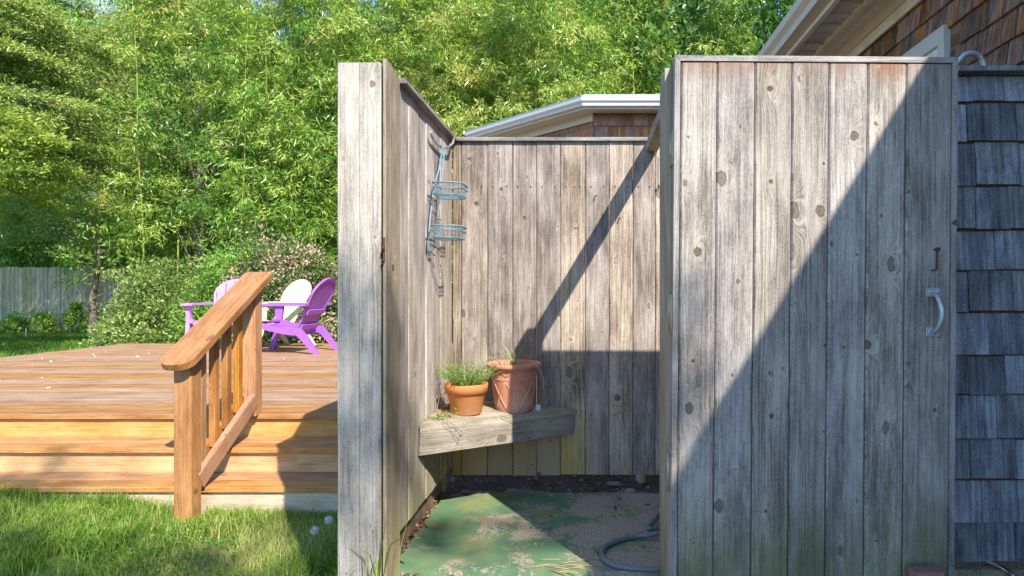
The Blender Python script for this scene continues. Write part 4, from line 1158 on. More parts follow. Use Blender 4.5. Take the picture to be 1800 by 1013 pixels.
along_y([(1.762, Z - 0.02), (1.80, Z - 0.02), (1.80, Z + 0.04), (1.762, Z + 0.04)], 2.35, 5.02, 'soffit_strip', M['beige'])
along_y([(1.762, Z - 0.019), (1.80, Z - 0.019), (1.80, Z + 0.04), (1.762, Z + 0.04)], 5.06, 7.3, 'soffit_strip', M['beige'])
along_y([(1.83, Z + 0.02), (1.965, Z + 0.02), (1.965, Z + 0.045), (1.83, Z + 0.045)], 2.35, 7.8, 'soffit_board', M['beige'])
along_y([(1.945, Z - 0.015), (1.962, Z - 0.045), (2.003, Z - 0.045), (2.003, Z + 0.018), (1.945, Z + 0.018)], -4, 7.8, 'crown_moulding', M['taupe'])
along_y([(1.972, Z - 0.12), (2.002, Z - 0.12), (2.002, Z - 0.047), (1.972, Z - 0.047)], -4, 7.8, 'frieze_board', M['beige'])
along_y([(1.852, Z), (1.87, Z - 0.014), (1.943, Z - 0.014), (1.943, Z + 0.14), (1.852, Z + 0.14)], -4, 2.34, 'fascia', M['beige'])  # unseen near eave, its overhang shaped to cast the door's diagonal shadow
sl2 = 0.42
along_y([(1.850, Z + 0.142), (5.4, Z + 0.142 + sl2 * 3.64), (5.4, Z + 0.20 + sl2 * 3.64), (1.840, Z + 0.165)], -4.1, 2.345, 'roof', M['roof'])  # unseen roof edge, set to the same shadow line on the door
along_y([(1.50, Z + 0.133), (5.4, Z + 0.142 + sl2 * 3.64), (5.4, Z + 0.20 + sl2 * 3.64), (1.49, Z + 0.155)], 2.35, 7.9, 'roof', M['roof'])
along_y([(5.4, Z + 0.142 + sl2 * 3.64), (9.0, Z), (9.0, Z + 0.05), (5.4, Z + 0.20 + sl2 * 3.64)], -4.1, 7.9, 'roof', M['roof'])
mb = MB(); mb.prism([(2.0, Z + 0.14), (8.5, Z + 0.14), (5.4, Z + 0.14 + sl2 * 3.2)], -7.82, -7.78, Matrix(((1, 0, 0, 0), (0, 0, -1, 0), (0, 1, 0, 0), (0, 0, 0, 1)))); mb.build('gable', M['shingle_house'], house)
# window whose head shows over the door
wy0, wy1, wz0, wz1 = 3.53, 4.55, E + 0.45, E + 1.475
win = MB(); win.box(HX - 0.022, HX + 0.02, wy0, wy0 + 0.07, wz0, wz1 - 0.09); win.box(HX - 0.022, HX + 0.02, wy1 - 0.07, wy1, wz0, wz1 - 0.09); win.box(HX - 0.024, HX + 0.02, wy0 - 0.0, wy1, wz1 - 0.09, wz1)
wo = win.build('window', M['white'], house)
mb = MB(); mb.box(HX - 0.006, HX + 0.016, wy0 + 0.072, wy0 + 0.12, wz0, wz1 - 0.092); mb.box(HX - 0.006, HX + 0.016, wy1 - 0.12, wy1 - 0.072, wz0, wz1 - 0.092); mb.box(HX - 0.006, HX + 0.016, wy0 + 0.12, wy1 - 0.12, wz1 - 0.15, wz1 - 0.092)
mb.build('sash', M['beige'], wo)
mb = MB(); mb.box(HX + 0.004, HX + 0.010, wy0 + 0.12, wy1 - 0.12, wz0, wz1 - 0.151); mb.build('pane', M['glass'], wo)

# ------------------------------------------------------------------ rear wing with a chamfered corner behind the back wall
bay = thing('rear_wing', 'low brown shingled wing with a white gutter behind the back shower wall', 'building', (1, 9, -0.05))
Wp = [(1.98, 7.85), (0.06, 7.85), (-1.44, 9.35), (-1.44, 12.0)]
BZ = E + 2.185
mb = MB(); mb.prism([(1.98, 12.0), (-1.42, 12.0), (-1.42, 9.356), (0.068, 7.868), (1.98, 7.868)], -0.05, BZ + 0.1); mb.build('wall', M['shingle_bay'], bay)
sweep(Wp, [(0.0, BZ), (0.25, BZ), (0.25, BZ + 0.02), (0.0, BZ + 0.02)], 'soffit', M['white'], bay)
sweep(Wp, [(0.25, BZ - 0.025), (0.272, BZ - 0.025), (0.272, BZ + 0.15), (0.25, BZ + 0.15)], 'fascia', M['white'], bay)
sweep(Wp, [(0.274, BZ - 0.0), (0.325, BZ - 0.0), (0.330, BZ + 0.03), (0.352, BZ + 0.055), (0.352, BZ + 0.085), (0.345, BZ + 0.09), (0.352, BZ + 0.118), (0.335, BZ + 0.118), (0.335, BZ + 0.10), (0.30, BZ + 0.10), (0.30, BZ + 0.01), (0.274, BZ + 0.01)], 'gutter', M['white'], bay)
sweep(Wp, [(-0.3, BZ + 0.19), (0.29, BZ + 0.125), (0.29, BZ + 0.14), (-0.3, BZ + 0.205)], 'roof', M['roof'], bay)
mb = MB(); mb.prism([(1.98, 12.0), (-1.15, 12.0), (-1.15, 9.47), (0.18, 8.14), (1.98, 8.14)], BZ + 0.13, BZ + 0.21); mb.build('roof', M['roof'], bay)
sweep([Wp[1], Wp[2]], [(0.0, BZ - 0.10), (0.025, BZ - 0.10), (0.025, BZ - 0.001), (0.0, BZ - 0.001)], 'frieze_board', M['white'], bay)
random.seed(31)
zt_ = BZ
for r_ in range(4):
    zb = zt_ - (0.155 if r_ == 0 else 0.14)
    x = 0.06
    while x < 1.9:
        wd_ = random.choice((0.15, 0.19, 0.24))
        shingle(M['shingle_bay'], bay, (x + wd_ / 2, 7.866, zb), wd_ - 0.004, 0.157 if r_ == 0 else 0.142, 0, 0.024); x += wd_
    s = 0.02
    while s < 2.1:
        wd_ = random.choice((0.1, 0.13, 0.16, 0.2)); q = s + wd_ / 2
        if r_ > 0 or True:
            shingle(M['shingle_bay'], bay, (0.06 - q * 0.7071 + 0.0113, 7.85 + q * 0.7071 + 0.0113, zb), wd_ - 0.004, (0.157 if r_ == 0 else 0.142) if r_ else 0.055, R(-45), 0.014)
        s += wd_
    zt_ = zb

# ------------------------------------------------------------------ board fence at the far end of the lawn
fen = thing('board_fence', 'tall grey green board fence at the back of the lawn', 'fence', (-14, 20.2, LAWN))
random.seed(6)
x = -21.0; k = 0
while x < -9.5:
    h = 2.06 + random.uniform(-0.02, 0.02)
    board('picket', M['fence'], fen, (x + 0.066, 20.2 + random.uniform(-.006, .006), LAWN - 0.02 + h / 2), 0.126, 0.02, h, 'V', 0.003); x += 0.133
mb = MB(); mb.box(-21, -9.5, 20.215, 20.26, LAWN + 0.4, LAWN + 0.49); mb.box(-21, -9.5, 20.215, 20.26, LAWN + 1.6, LAWN + 1.69); mb.build('fence_rail', M['fence'], fen)

# ------------------------------------------------------------------ foliage
def tube_np(mb, pts, r, n=5): mb.tube(pts, r, n, False)
def bamboo_meshes(seed, H, leaves_per=8, nbr=70):
    rg = np.random.default_rng(seed)
    az = rg.random() * 2 * PI
    cmb = MB(); zs = np.linspace(0, H, 16); lean = H * rg.uniform(0.06, 0.2)
    cp = [np.array([math.cos(az) * lean * (z / H) ** 2.6, math.sin(az) * lean * (z / H) ** 2.6, z]) for z in zs]
    cmb.tube(cp, [0.020 * (1 - 0.80 * (z / H)) for z in zs], 6, False)
    P = []; D = []; T = []
    for k in range(nbr):
        s = 0.06 + 0.94 * (k + rg.random()) / nbr
        z = s * H; base = np.array([math.cos(az) * lean * s ** 2.6, math.sin(az) * lean * s ** 2.6, z])
        a = rg.random() * 2 * PI; L = rg.uniform(0.7, 1.6) * (1.15 - 0.62 * s)
        d = np.array([math.cos(a), math.sin(a), rg.uniform(0.15, 0.75)]); d /= np.linalg.norm(d)
        pts = []
        for j in range(6):
            t = j / 5
            pts.append(base + d * L * t + np.array([0, 0, -0.42 * L * t * t]))
        if k % 2 == 0: cmb.tube(pts, [0.006, 0.005, 0.004, 0.003, 0.002, 0.001], 3, False)
        brt = rg.normal() * 0.2
        for j in range(11):
            t = rg.uniform(0.2, 1.0); i0 = min(int(t * 5), 4)
            q = pts[i0] + (pts[i0 + 1] - pts[i0]) * (t * 5 - i0)
            td = unit(rg.normal(size=3) * [1, 1, 0.6] + d * 0.6)
            for m_ in range(leaves_per):
                P.append(q + td * 0.34 * rg.random() + rg.normal(size=3) * 0.04)
                D.append(td * 0.7 + rg.normal(size=3) * 0.45 + np.array([0, 0, -0.55]))
                T.append(0.5 + brt + rg.normal() * 0.24)
    P = np.array(P); D = np.array(D); n = len(P)
    V, F, T = leaf_arrays(P, D, rg.uniform(0.10, 0.20, n), rg.uniform(0.018, 0.030, n), rg, tint=np.clip(np.array(T), 0, 1))
    return cmb.mesh('bamboo_culm'), np_mesh('bamboo_leaves', V, F, T)
BAM = [bamboo_meshes(100 + i, h, 12, int(nb * 1.45)) for i, (h, nb) in enumerate(((11.5, 74), (9.5, 66), (12.5, 78), (8.0, 60), (10.5, 70), (5.0, 44)))]
for a, b in BAM:
    a.materials.append(M['culm']); b.materials.append(M['leaf_bamboo'])
random.seed(77)
spots = []
for row, (y_, n_, xa, xb) in enumerate(((15.5, 15, -8.6, 1.6), (17.5, 22, -12.5, 3.2), (20.5, 26, -21, 4.5), (23.5, 24, -24, 4), (27, 22, -28, 5))):
    for k in range(n_):
        spots.append((xa + (xb - xa) * (k + random.uniform(0.1, 0.9)) / n_, y_ + random.uniform(-1.1, 1.1), row))
for i, (x, y, row) in enumerate(spots):
    if y < 22 and y > 18.6 and x < -9.0: y = 22 + random.uniform(0, 2)
    v_ = random.choice((0, 1, 2, 4)) if row > 0 else random.choice((1, 3, 4, 3))
    if -0.50 < x / y < -0.40 or -0.84 < x / y < -0.74: v_ = random.choice((3, 3, 5, 1))      # lower canes leave openings to the sky
    cm, lm = BAM[v_]
    s = random.uniform(0.85, 1.12); rz = random.uniform(0, 2 * PI)
    t = thing('bamboo_plant', 'tall leafy bamboo cane in the grove behind the deck', 'bamboo', (x, y, LAWN - 0.05), 'bamboo grove behind the deck', (0, 0, rz))
    t.scale = (s, s, s)
    link('culm', cm, None, t, local=True); link('leaves', lm, None, t, local=True)

cm, lm = bamboo_meshes(190, 9.5, 9, 84)
mbq = MB(); mbq.tube([(0.02 * math.sin(k), 0, 0.6 * k) for k in range(17)], [0.022 - 0.0010 * k for k in range(17)], 6, False)
for k in range(1, 16): mbq.tube([(0.02 * math.sin(k), 0, 0.6 * k - 0.012), (0.02 * math.sin(k), 0, 0.6 * k + 0.012)], 0.0255 - 0.0010 * k, 6, False)
thick = mbq.mesh('bamboo_culm'); thick.materials.append(M['culm'])
vv = np.empty(len(lm.vertices) * 3, np.float32); lm.vertices.foreach_get('co', vv); vv = vv.reshape(-1, 4, 3)
tt = np.empty(len(lm.vertices), np.float32); lm.attributes['tint'].data.foreach_get('value', tt)
ok = vv[:, 0, 2] > 2.5
lm2 = np_mesh('bamboo_leaves', vv[ok].reshape(-1, 3), np.arange(ok.sum() * 4).reshape(-1, 4), tt.reshape(-1, 4)[ok].ravel()); lm2.materials.append(M['leaf_bamboo'])
for px_, d, rz, lab in ((420, 14.6, 0.4, 'bare yellow green bamboo cane rising straight behind the shrubs left of the shower wall'), (526, 14.9, 1.9, 'bare yellow green bamboo cane nearest the shower wall end post'), (473, 15.3, 3.3, 'thin bare bamboo cane between the two brightest canes'),
                        (258, 15.4, 4.2, 'bare yellow bamboo cane above the middle of the broad shrub'), (312, 15.8, 5.1, 'leaning bare bamboo cane above the handrail'), (95, 21.4, 2.2, 'yellow bamboo cane showing above the left part of the fence')):
    t = thing('bamboo_plant', lab, 'bamboo', ((px_ - 1035) / 1120 * d, d, LAWN - 0.05), 'bamboo grove behind the deck', (R(random.uniform(-2, 2)), R(random.uniform(-3, 3)), rz))
    link('culm', thick, None, t, local=True); link('leaves', lm2, None, t, local=True)

def crown(seed, clumps, per, crad, lsize, lw, flat=0.8, up=0.3, hang=0.0, tint_sd=0.2):
    """Leaves gathered in clumps; clumps is (n,3), crad each clump's radius. Every clump has its own shade of green."""
    rg = np.random.default_rng(seed)
    P = []; T = []; O = []
    for c in clumps:
        n = int(per * rg.uniform(0.6, 1.4))
        d = unit(rg.normal(size=(n, 3))); r = crad * rg.uniform(0.7, 1.3) * rg.random(n)[:, None] ** 0.45
        P.append(np.array(c) + d * r * [1, 1, flat]); O.append(d)
        T.append(np.clip(0.5 + rg.normal() * 0.15 + rg.normal(size=n) * tint_sd * 0.8, 0, 1))
    P = np.concatenate(P); O = np.concatenate(O); T = np.concatenate(T); n = len(P)
    D = O * 0.8 + rg.normal(size=(n, 3)) * 0.6 + np.array([0, 0, up - hang])
    return leaf_arrays(P, D, lsize * rg.uniform(0.6, 1.35, n), lw * rg.uniform(0.7, 1.3, n), rg, tint=T)
def ell_clumps(rg, n, rx, ry, rz, zc, inner=0.45):
    d = unit(rg.normal(size=(n, 3))); r = (inner + (1 - inner) * rg.random(n) ** 0.6)[:, None]
    c = d * r * [rx, ry, rz]; c[:, 2] += zc
    return c
def limbs(mb, rg, base, top, r0, targets, nlimb=10):
    base = Vector(base); top = Vector(top)
    pts = [base.lerp(top, t / 6) + Vector((rg.normal() * r0 * 0.6, rg.normal() * r0 * 0.6, 0)) * (1 if t else 0) for t in range(7)]
    mb.tube(pts, [r0 * (1 - 0.13 * k) for k in range(7)], 8, False)
    for c in targets[:nlimb]:
        c = Vector(c); t = min(0.95, max(0.25, (c.z - base.z) / max(0.1, (top.z - base.z)) - 0.25)); i0 = int(t * 6)
        s = pts[i0].lerp(pts[min(6, i0 + 1)], t * 6 - i0)
        m_ = s.lerp(c, 0.5) + Vector((0, 0, -0.06 * (c - s).length))
        mb.tube([s, m_, c], [r0 * 0.38, r0 * 0.24, r0 * 0.08], 5, False)
def tree_meshes(seed, H, rx, ry, rz, zc, ncl, per, crad, ls, lw, leafm, r0=0.15, flat=0.8, hang=0.0, inner=0.45):
    rg = np.random.default_rng(seed)
    c = ell_clumps(rg, ncl, rx, ry, rz, zc, inner)
    V, F, T = crown(seed + 1, c, per, crad, ls, lw, flat, 0.3, hang)
    lm = np_mesh('crown', V, F, T); lm.materials.append(leafm)
    mb = MB(); limbs(mb, rg, (0, 0, 0), (0.2, 0.1, zc + rz * 0.5), r0, [tuple(q) for q in c], 16)
    tm = mb.mesh('trunk'); tm.materials.append(M['bark'])
    return tm, lm
def plant_tree(name, label, cat, loc, meshes, s=1.0, rz=0.0, group=None):
    t = thing(name, label, cat, loc, group, (0, 0, rz)); t.scale = (s, s, s)
    link('trunk', meshes[0], None, t, local=True); link('crown', meshes[1], None, t, local=True)
    return t
DEC = [tree_meshes(300 + i, 14, 4.2, 4.0, 5.6, 8.4, 150, 170, 1.0, 0.22, 0.12, M['leaf_dark'], 0.28) for i in range(2)]
MID = [tree_meshes(320 + i, 14, 4.0, 3.6, 6.0, 9.0, 150, 170, 1.05, 0.22, 0.12, M['leaf_mid'], 0.22) for i in range(2)]
for i, (x, y, s, rz, lab) in enumerate(((2.6, 19.5, 0.85, 0.3, 'dark glossy leafed tree nearest the rear wing gutter'), (6.4, 21, 1.0, 2.0, 'dark glossy leafed tree beside the house eave'),
                                        (9.8, 19, 1.0, 4.0, 'dark glossy leafed tree mostly behind the house eave'), (0.2, 26, 1.15, 1.0, 'tall dark leafed tree rising behind the bamboo'))):
    plant_tree('leafy_tree', lab, 'tree', (x, y, LAWN - 0.1), DEC[i % 2], s, rz, 'dark leafy trees behind the wing')
for i, (x, y, s, rz, lab) in enumerate(((-5.0, 30, 1.1, 0.5, 'tall mid green tree above the middle of the bamboo'), (-16.5, 31, 1.0, 2.5, 'tall mid green tree above the bamboo behind the bush'), (-19.5, 30, 1.1, 4.5, 'tall mid green tree behind the board fence'),
                                        (-26, 29, 1.1, 1.5, 'tall mid green tree at the far end of the board fence'), (3.5, 31, 1.1, 3.0, 'tall mid green tree behind the dark glossy trees'), (-8.0, 30.5, 1.0, 3.7, 'tall mid green tree behind the bamboo over the handrail'), (-18.5, 28.5, 1.0, 5.7, 'tall mid green tree over the broad pale shrub'), (-1.0, 30, 1.1, 5.2, 'tall mid green tree above the back shower wall'))):
    plant_tree('tall_tree', lab, 'tree', (x, y, LAWN - 0.1), MID[i % 2], s, rz, 'tall trees behind the bamboo grove')
PALE = tree_meshes(350, 11, 2.3, 2.0, 3.2, 8.0, 70, 150, 0.6, 0.13, 0.06, M['leaf_shrub'], 0.14)
plant_tree('leafy_tree', 'pale leafy tree top standing out of the bamboo left of centre', 'tree', (-11.6, 18.2, LAWN - 0.1), PALE, 1.0, 0.9, 'pale leafy trees in the bamboo')
plant_tree('leafy_tree', 'pale leafy tree top behind the bamboo above the left shower wall', 'tree', (-5.6, 19.6, LAWN - 0.1), PALE, 1.05, 3.4, 'pale leafy trees in the bamboo')
DARK = tree_meshes(352, 9, 1.7, 1.6, 3.0, 6.2, 50, 140, 0.55, 0.12, 0.05, M['leaf_dark'], 0.12)
plant_tree('leafy_tree', 'small dark tree sunk in the bamboo over the handrail', 'tree', (-9.6, 15.9, LAWN - 0.1), DARK, 0.8, 2.0)
# feathery conifer on the left: layered flat sprays of tiny scales
def conifer(seed, H, rmax, leafm, n_br=90, z0=0.8, dens=300):
    rg = np.random.default_rng(seed)
    P = []; D = []; T = []; mb = MB()
    mb.tube([(0, 0, 0), (0.05, 0, H * 0.5), (0, 0, H)], [0.2, 0.12, 0.02], 8, False)
    for k in range(n_br):
        s = (k + rg.random()) / n_br; z = z0 + (H - z0) * s; a = rg.random() * 2 * PI
        L = rmax * (1 - s) ** 0.7 * rg.uniform(0.65, 1.1) + 0.25
        d = np.array([math.cos(a), math.sin(a), 0.12]); side = np.array([-math.sin(a), math.cos(a), 0])
        e = np.array([0, 0, z]) + d * L + np.array([0, 0, -0.12 * L])
        mb.tube([(0, 0, z), tuple(np.array([0, 0, z]) + d * L * 0.5 + [0, 0, 0.05 * L]), tuple(e)], [0.03, 0.018, 0.005], 4, False)
        nc = int(5 + 8 * L); bt = rg.normal() * 0.10
        per_ = int(dens * L / rmax / nc) + 12; n = nc * per_
        tc = rg.random(nc) ** 0.55; wc = (0.12 + 0.34 * L * (1 - tc) * tc * 2) * rg.normal(size=nc) * 0.9
        t = np.repeat(tc, per_); ww = np.repeat(wc, per_)
        rad_ = np.repeat(rg.uniform(0.07, 0.19, nc), per_)[:, None]
        off = rg.normal(size=(n, 3)) * rad_ * [1, 1, 0.38]
        p = np.array([0, 0, z]) + d * (L * t)[:, None] + np.array([0, 0, 1.0]) * (0.12 * L * np.sin(t * 2.4) - 0.2 * L * t * t)[:, None] + side * ww[:, None] + off
        P.append(p); D.append(d * 0.7 + unit(off) * 0.6 + rg.normal(size=(n, 3)) * 0.6 + np.array([0, 0, 0.1]))
        bt = bt + np.repeat(rg.normal(size=nc) * 0.13, per_)
        T.append(np.clip(0.5 + bt + rg.normal(size=n) * 0.18, 0, 1))
    P = np.concatenate(P); D = np.concatenate(D); T = np.concatenate(T); n = len(P)
    V, F, T = leaf_arrays(P, D, rg.uniform(0.05, 0.13, n), rg.uniform(0.02, 0.04, n), rg, tint=T)
    lm = np_mesh('crown', V, F, T); lm.materials.append(leafm); tm = mb.mesh('trunk'); tm.materials.append(M['bark'])
    return tm, lm
M['leaf_cedar_deep'] = leafmat('deep_cedar_spray', [(0.05, (0.035, 0.09, 0.025)), (0.45, (0.11, 0.21, 0.05)), (0.9, (0.42, 0.50, 0.11))], 0.5, 0.25, 0.4)
CON = [conifer(400, 12.5, 4.6, M['leaf_cedar_deep'], 190, 4.0, 1900), conifer(401, 5.2, 3.6, M['leaf_cedar'], 46, 2.9, 2200)]
plant_tree('cedar_tree', 'tall feathery cedar standing over the fence at the left edge', 'tree', (-15.6, 15.4, LAWN - 0.05), CON[0], 1.0, 0.4)
plant_tree('cedar_tree', 'smaller yellow green cedar with drooping sprays in front of the tall one', 'tree', (-12.2, 11.6, LAWN - 0.05), CON[1], 1.0, 2.1)

# broad tree on the sunny side behind the photographer: its outer sprays dapple the lawn, the steps and the wall post
rg = np.random.default_rng(900)
ctr = np.array([0.6, -9.6, 10.2])
bulk = ell_clumps(rg, 70, 2.3, 2.3, 2.6, 0.0, 0.3) + ctr
outer = []
S_ = np.array(tuple(SUN)) / SUN.z
for (x, y, z, k) in ((-3.1, 2.9, LAWN, 3), (-2.75, 3.2, LAWN, 2), (-2.45, 2.75, LAWN, 3), (-2.0, 3.05, LAWN, 2), (-1.75, 2.75, LAWN, 2), (-1.5, 3.25, LAWN, 2), (-3.2, 3.7, -0.06, 2), (-2.75, 3.66, -0.06, 1),
                     (-0.87, 2.26, 0.42, 1), (-0.86, 2.26, 0.08, 1), (-0.45, 2.62, 0.0, 1), (-0.25, 2.7, 0.0, 1), (-3.6, 2.6, LAWN, 3), (-2.2, 2.5, LAWN, 3)):
    for _ in range(k):
        outer.append(np.array([x, y, z]) + S_ * rg.uniform(9.5, 12.5) + rg.normal(size=3) * [0.10, 0.0, 0.06])
outer = np.array(outer)
V1, F1, T1 = crown(901, bulk, 150, 0.8, 0.14, 0.08)
V2, F2, T2 = crown(902, outer, 46, 0.25, 0.12, 0.07)
lm = np_mesh('crown', np.concatenate([V1, V2]), np.concatenate([F1, F2 + len(V1)]), np.concatenate([T1, T2])); lm.materials.append(M['leaf_mid'])
mb = MB(); limbs(mb, rg, (0.6, -9.8, LAWN - 0.1), (0.6, -9.6, 10.5), 0.22, [tuple(q) for q in bulk], 14)
for q in outer[::3]: mb.tube([(0.7, -9.6, 8.2), tuple((np.array([0.7, -9.6, 9.0]) + q) / 2 + [0, 0, 0.3]), tuple(q)], [0.03, 0.014, 0.005], 4, False)
tm = mb.mesh('trunk'); tm.materials.append(M['bark'])
base_ = Vector((0.6, -9.8, LAWN - 0.1))
for m_ in (tm, lm): m_.transform(Matrix.Translation(-base_))
plant_tree('shade_tree', 'tall leafy tree behind the viewpoint dappling the lawn', 'tree', base_, (tm, lm))

# young tree standing in front of the fence
rg = np.random.default_rng(55)
cl = np.array([(x, y, z) for x, y, z in zip(rg.normal(0.2, 0.9, 44), rg.normal(0, 0.6, 44), rg.normal(2.75, 0.5, 44))])
V, F, T = crown(56, cl, 75, 0.42, 0.11, 0.07, 0.7)
lm = np_mesh('crown', V, F, T); lm.materials.append(M['leaf_mid'])
mb = MB(); tp = [(0, 0, 0), (0.03, 0, 0.5), (0.0, 0, 1.0), (0.10, 0, 1.6), (0.20, 0, 2.2), (0.2, 0, 3.0)]
mb.tube(tp, [0.13, 0.10, 0.09, 0.085, 0.07, 0.04], 8, False)
for q in cl[:16]: mb.tube([(0.15, 0, 1.7 + rg.random() * 0.7), tuple(q * 0.5 + np.array([0.1, 0, 1.2])), tuple(q)], [0.03, 0.02, 0.006], 4, False)
mb.tube([(0.03, 0, 1.12), (0.4, 0, 1.25), (0.9, -0.05, 1.12), (1.15, -0.1, 0.8), (1.2, -0.1, 0.3)], [0.03, 0.025, 0.02, 0.015, 0.01], 5, False)
mb.tube([(0.0, 0, 1.0), (-0.25, 0, 0.85), (-0.4, 0, 0.5), (-0.36, 0, 0.15)], [0.025, 0.02, 0.015, 0.01], 5, False)
tm = mb.mesh('trunk'); tm.materials.append(M['bark'])
plant_tree('young_tree', 'small crooked tree with mottled trunk in front of the board fence', 'tree', (-14.5, 18.6, LAWN - 0.03), (tm, lm))

def shrub(name, label, loc, rx, ry, h, ncl, per, crad, ls, lw, leafm, seed, group=None, shape=None):
    rg = np.random.default_rng(seed)
    d = unit(rg.normal(size=(ncl, 3))); d[:, 2] = np.abs(d[:, 2])
    r = (0.5 + 0.5 * rg.random(ncl) ** 0.5)[:, None]
    c = d * r * [rx, ry, h * 0.92] * (0.88 + 0.24 * rg.random((ncl, 1))); c[:, 2] = np.maximum(c[:, 2], 0.12)
    V, F, T = crown(seed + 1, c, per, crad, ls, lw, 0.85, 0.45)
    V[:, 2] = np.maximum(V[:, 2], 0.01)
    t = thing(name, label, 'shrub', loc, group)
    link('foliage', np_mesh('foliage', V, F, T), leafm, t, local=True)
    mb = MB()
    for q in c[:22]: mb.tube([(rg.normal() * 0.08, rg.normal() * 0.08, 0), tuple(q * [0.5, 0.5, 0.6]), tuple(q)], [0.028, 0.016, 0.005], 4, False)
    link('stem', mb.mesh('stem'), M['bark'], t, local=True)
    return t
shrub('broad_shrub', 'broad pale green shrub between the board fence and the handrail', (-8.75, 13.6, LAWN), 1.3, 1.1, 2.2, 130, 160, 0.34, 0.085, 0.034, M['leaf_shrub'], 500)
shrub('broad_shrub', 'fresh green shrub behind the lilac chair', (-7.1, 13.2, LAWN), 1.35, 1.0, 2.45, 110, 140, 0.34, 0.10, 0.032, M['leaf_mid'], 510)
shrub('low_shrub', 'low loose green shrub at the foot of the broad pale shrub', (-10.15, 13.9, LAWN), 0.6, 0.5, 0.65, 36, 110, 0.24, 0.08, 0.035, M['leaf_shrub'], 520)
shrub('pieris_shrub', 'cream and pink flowering shrub behind the two chairs beside the shower wall', (-5.35, 11.3, LAWN), 1.15, 0.9, 2.55, 170, 170, 0.27, 0.066, 0.036, M['leaf_pieris'], 530)
shrub('yellow_shrub', 'small yellow green shrub between the fresh green and the flowering shrub', (-6.25, 11.8, LAWN), 0.5, 0.5, 2.15, 40, 110, 0.22, 0.07, 0.03, M['leaf_yellow'], 540)
shrub('tall_shrub', 'yellow green tree top rising right behind the white gutter', (0.95, 13.2, LAWN), 0.9, 0.8, 5.35, 90, 130, 0.34, 0.10, 0.03, M['leaf_yellow'], 550)
shrub('tall_shrub', 'bright green bushy growth above the white gutter corner', (-1.2, 14.6, LAWN), 1.4, 1.0, 4.9, 130, 130, 0.36, 0.11, 0.03, M['leaf_bamboo'], 560)
for i, (x, y, r_, h_, lab) in enumerate(((-16.6, 19.4, 0.28, 0.75, 'leafy sapling against the fence left of the crooked tree'), (-17.6, 19.5, 0.35, 0.55, 'low leafy sapling at the foot of the fence'), (-15.7, 19.5, 0.25, 0.9, 'narrow leafy sapling against the fence beside the crooked tree'), (-19.3, 19.3, 0.45, 0.5, 'leafy sapling at the left end of the fence'))):
    shrub('fence_sapling', lab, (x, y, LAWN), r_, r_, h_, 16, 60, 0.16, 0.10, 0.06, M['leaf_mid'], 600 + i, 'saplings along the fence')
for i, (x, y, r_, h_, lab) in enumerate(((-19.2, 21.6, 1.3, 3.7, 'leafy bush rising over the fence at the left edge'), (-16.4, 21.8, 1.4, 3.9, 'leafy bush rising over the fence behind the crooked tree'), (-13.6, 21.5, 1.3, 3.6, 'leafy bush rising over the fence next to the broad shrub'), (-22.0, 22.2, 1.5, 4.0, 'leafy bush over the fence behind the left cedar'))):
    shrub('understory_bush', lab, (x, y, LAWN), r_, 0.9, h_, 90, 120, 0.36, 0.13, 0.075, M['leaf_mid'], 640 + i, 'bushes behind the fence')
# garden edging stakes in the lawn
for i, (px_, d, h_, lab) in enumerate(((46, 17.5, 0.28, 'short pale stake in the lawn at the left near the fence'), (176, 13.2, 0.22, 'short pale stake standing left of the broad shrub'), (182, 12.0, 0.20, 'pale stake just beyond the deck edge'), (198, 13.4, 0.22, 'short pale stake nearest the broad shrub'))):
    x = (px_ - 1035) / 1120 * d
    mb = MB(); mb.box(-0.018, 0.018, -0.012, 0.012, -0.05, h_, 0.003)
    tag(link('wooden_stake', mb.mesh('stake'), M['stake'], None, (x, d, LAWN)), lab, 'stake', 'stakes in the lawn')

# ------------------------------------------------------------------ lawn grass and dandelions
rng = np.random.default_rng(9)
def vnoise(x, y, s, seed):
    rg = np.random.default_rng(seed); o = np.zeros_like(x)
    for k in range(6):
        a = rg.random() * 6.28; f = s * (0.6 + rg.random() * 1.2); p = rg.random() * 6.28
        o += np.sin((x * math.cos(a) + y * math.sin(a)) * f + p)
    return o / 6
n = 125000
x = rng.uniform(-5.2, -0.86, n); y = 1.7 + 1.93 * rng.random(n) ** 0.75
keep = (vnoise(x, y, 6, 1) + vnoise(x, y, 19, 2) * 0.6 + rng.normal(size=n) * 0.18 > -0.40) & ~((x > -2.28) & (x < -2.14) & (y > 3.44)) & (np.hypot((x + 2.05) / 0.22, (y - 3.22) / 0.10) > rng.random(n) * 1.6)
keep &= ~((x > -0.95) & (y > 2.24))
x, y = x[keep], y[keep]; n = len(x)
h = (0.055 + 0.05 * rng.random(n)) * (1 + 0.45 * vnoise(x, y, 5, 3)) * (1 + 0.55 * sst(-2.1, -3.0, x) * sst(2.9, 3.5, y))
t = np.clip(0.42 + 0.34 * vnoise(x, y, 3.5, 4) + 0.16 * sst(-3.0, -2.0, x) + rng.normal(size=n) * 0.2, 0, 1)
t = np.where(rng.random(n) < 0.07, 1.0, t); h = np.where(t >= 1.0, h * 0.7, h)
V, F, T = blades(np.c_[x, y, gz(x, y) - 0.004], h, 0.0036 + 0.002 * rng.random(n), rng, 0.8, t)
n2 = 5200
x2 = np.concatenate([rng.uniform(-5.0, -2.27, 3900), rng.uniform(-2.14, -0.95, 1300)]); y2 = 3.615 - 0.11 * rng.random(n2) ** 1.5
h2 = np.where(x2 < -2.2, 0.055 + 0.075 * rng.random(n2), 0.04 + 0.05 * rng.random(n2)) * (1 + 0.5 * vnoise(x2, y2, 7, 33))
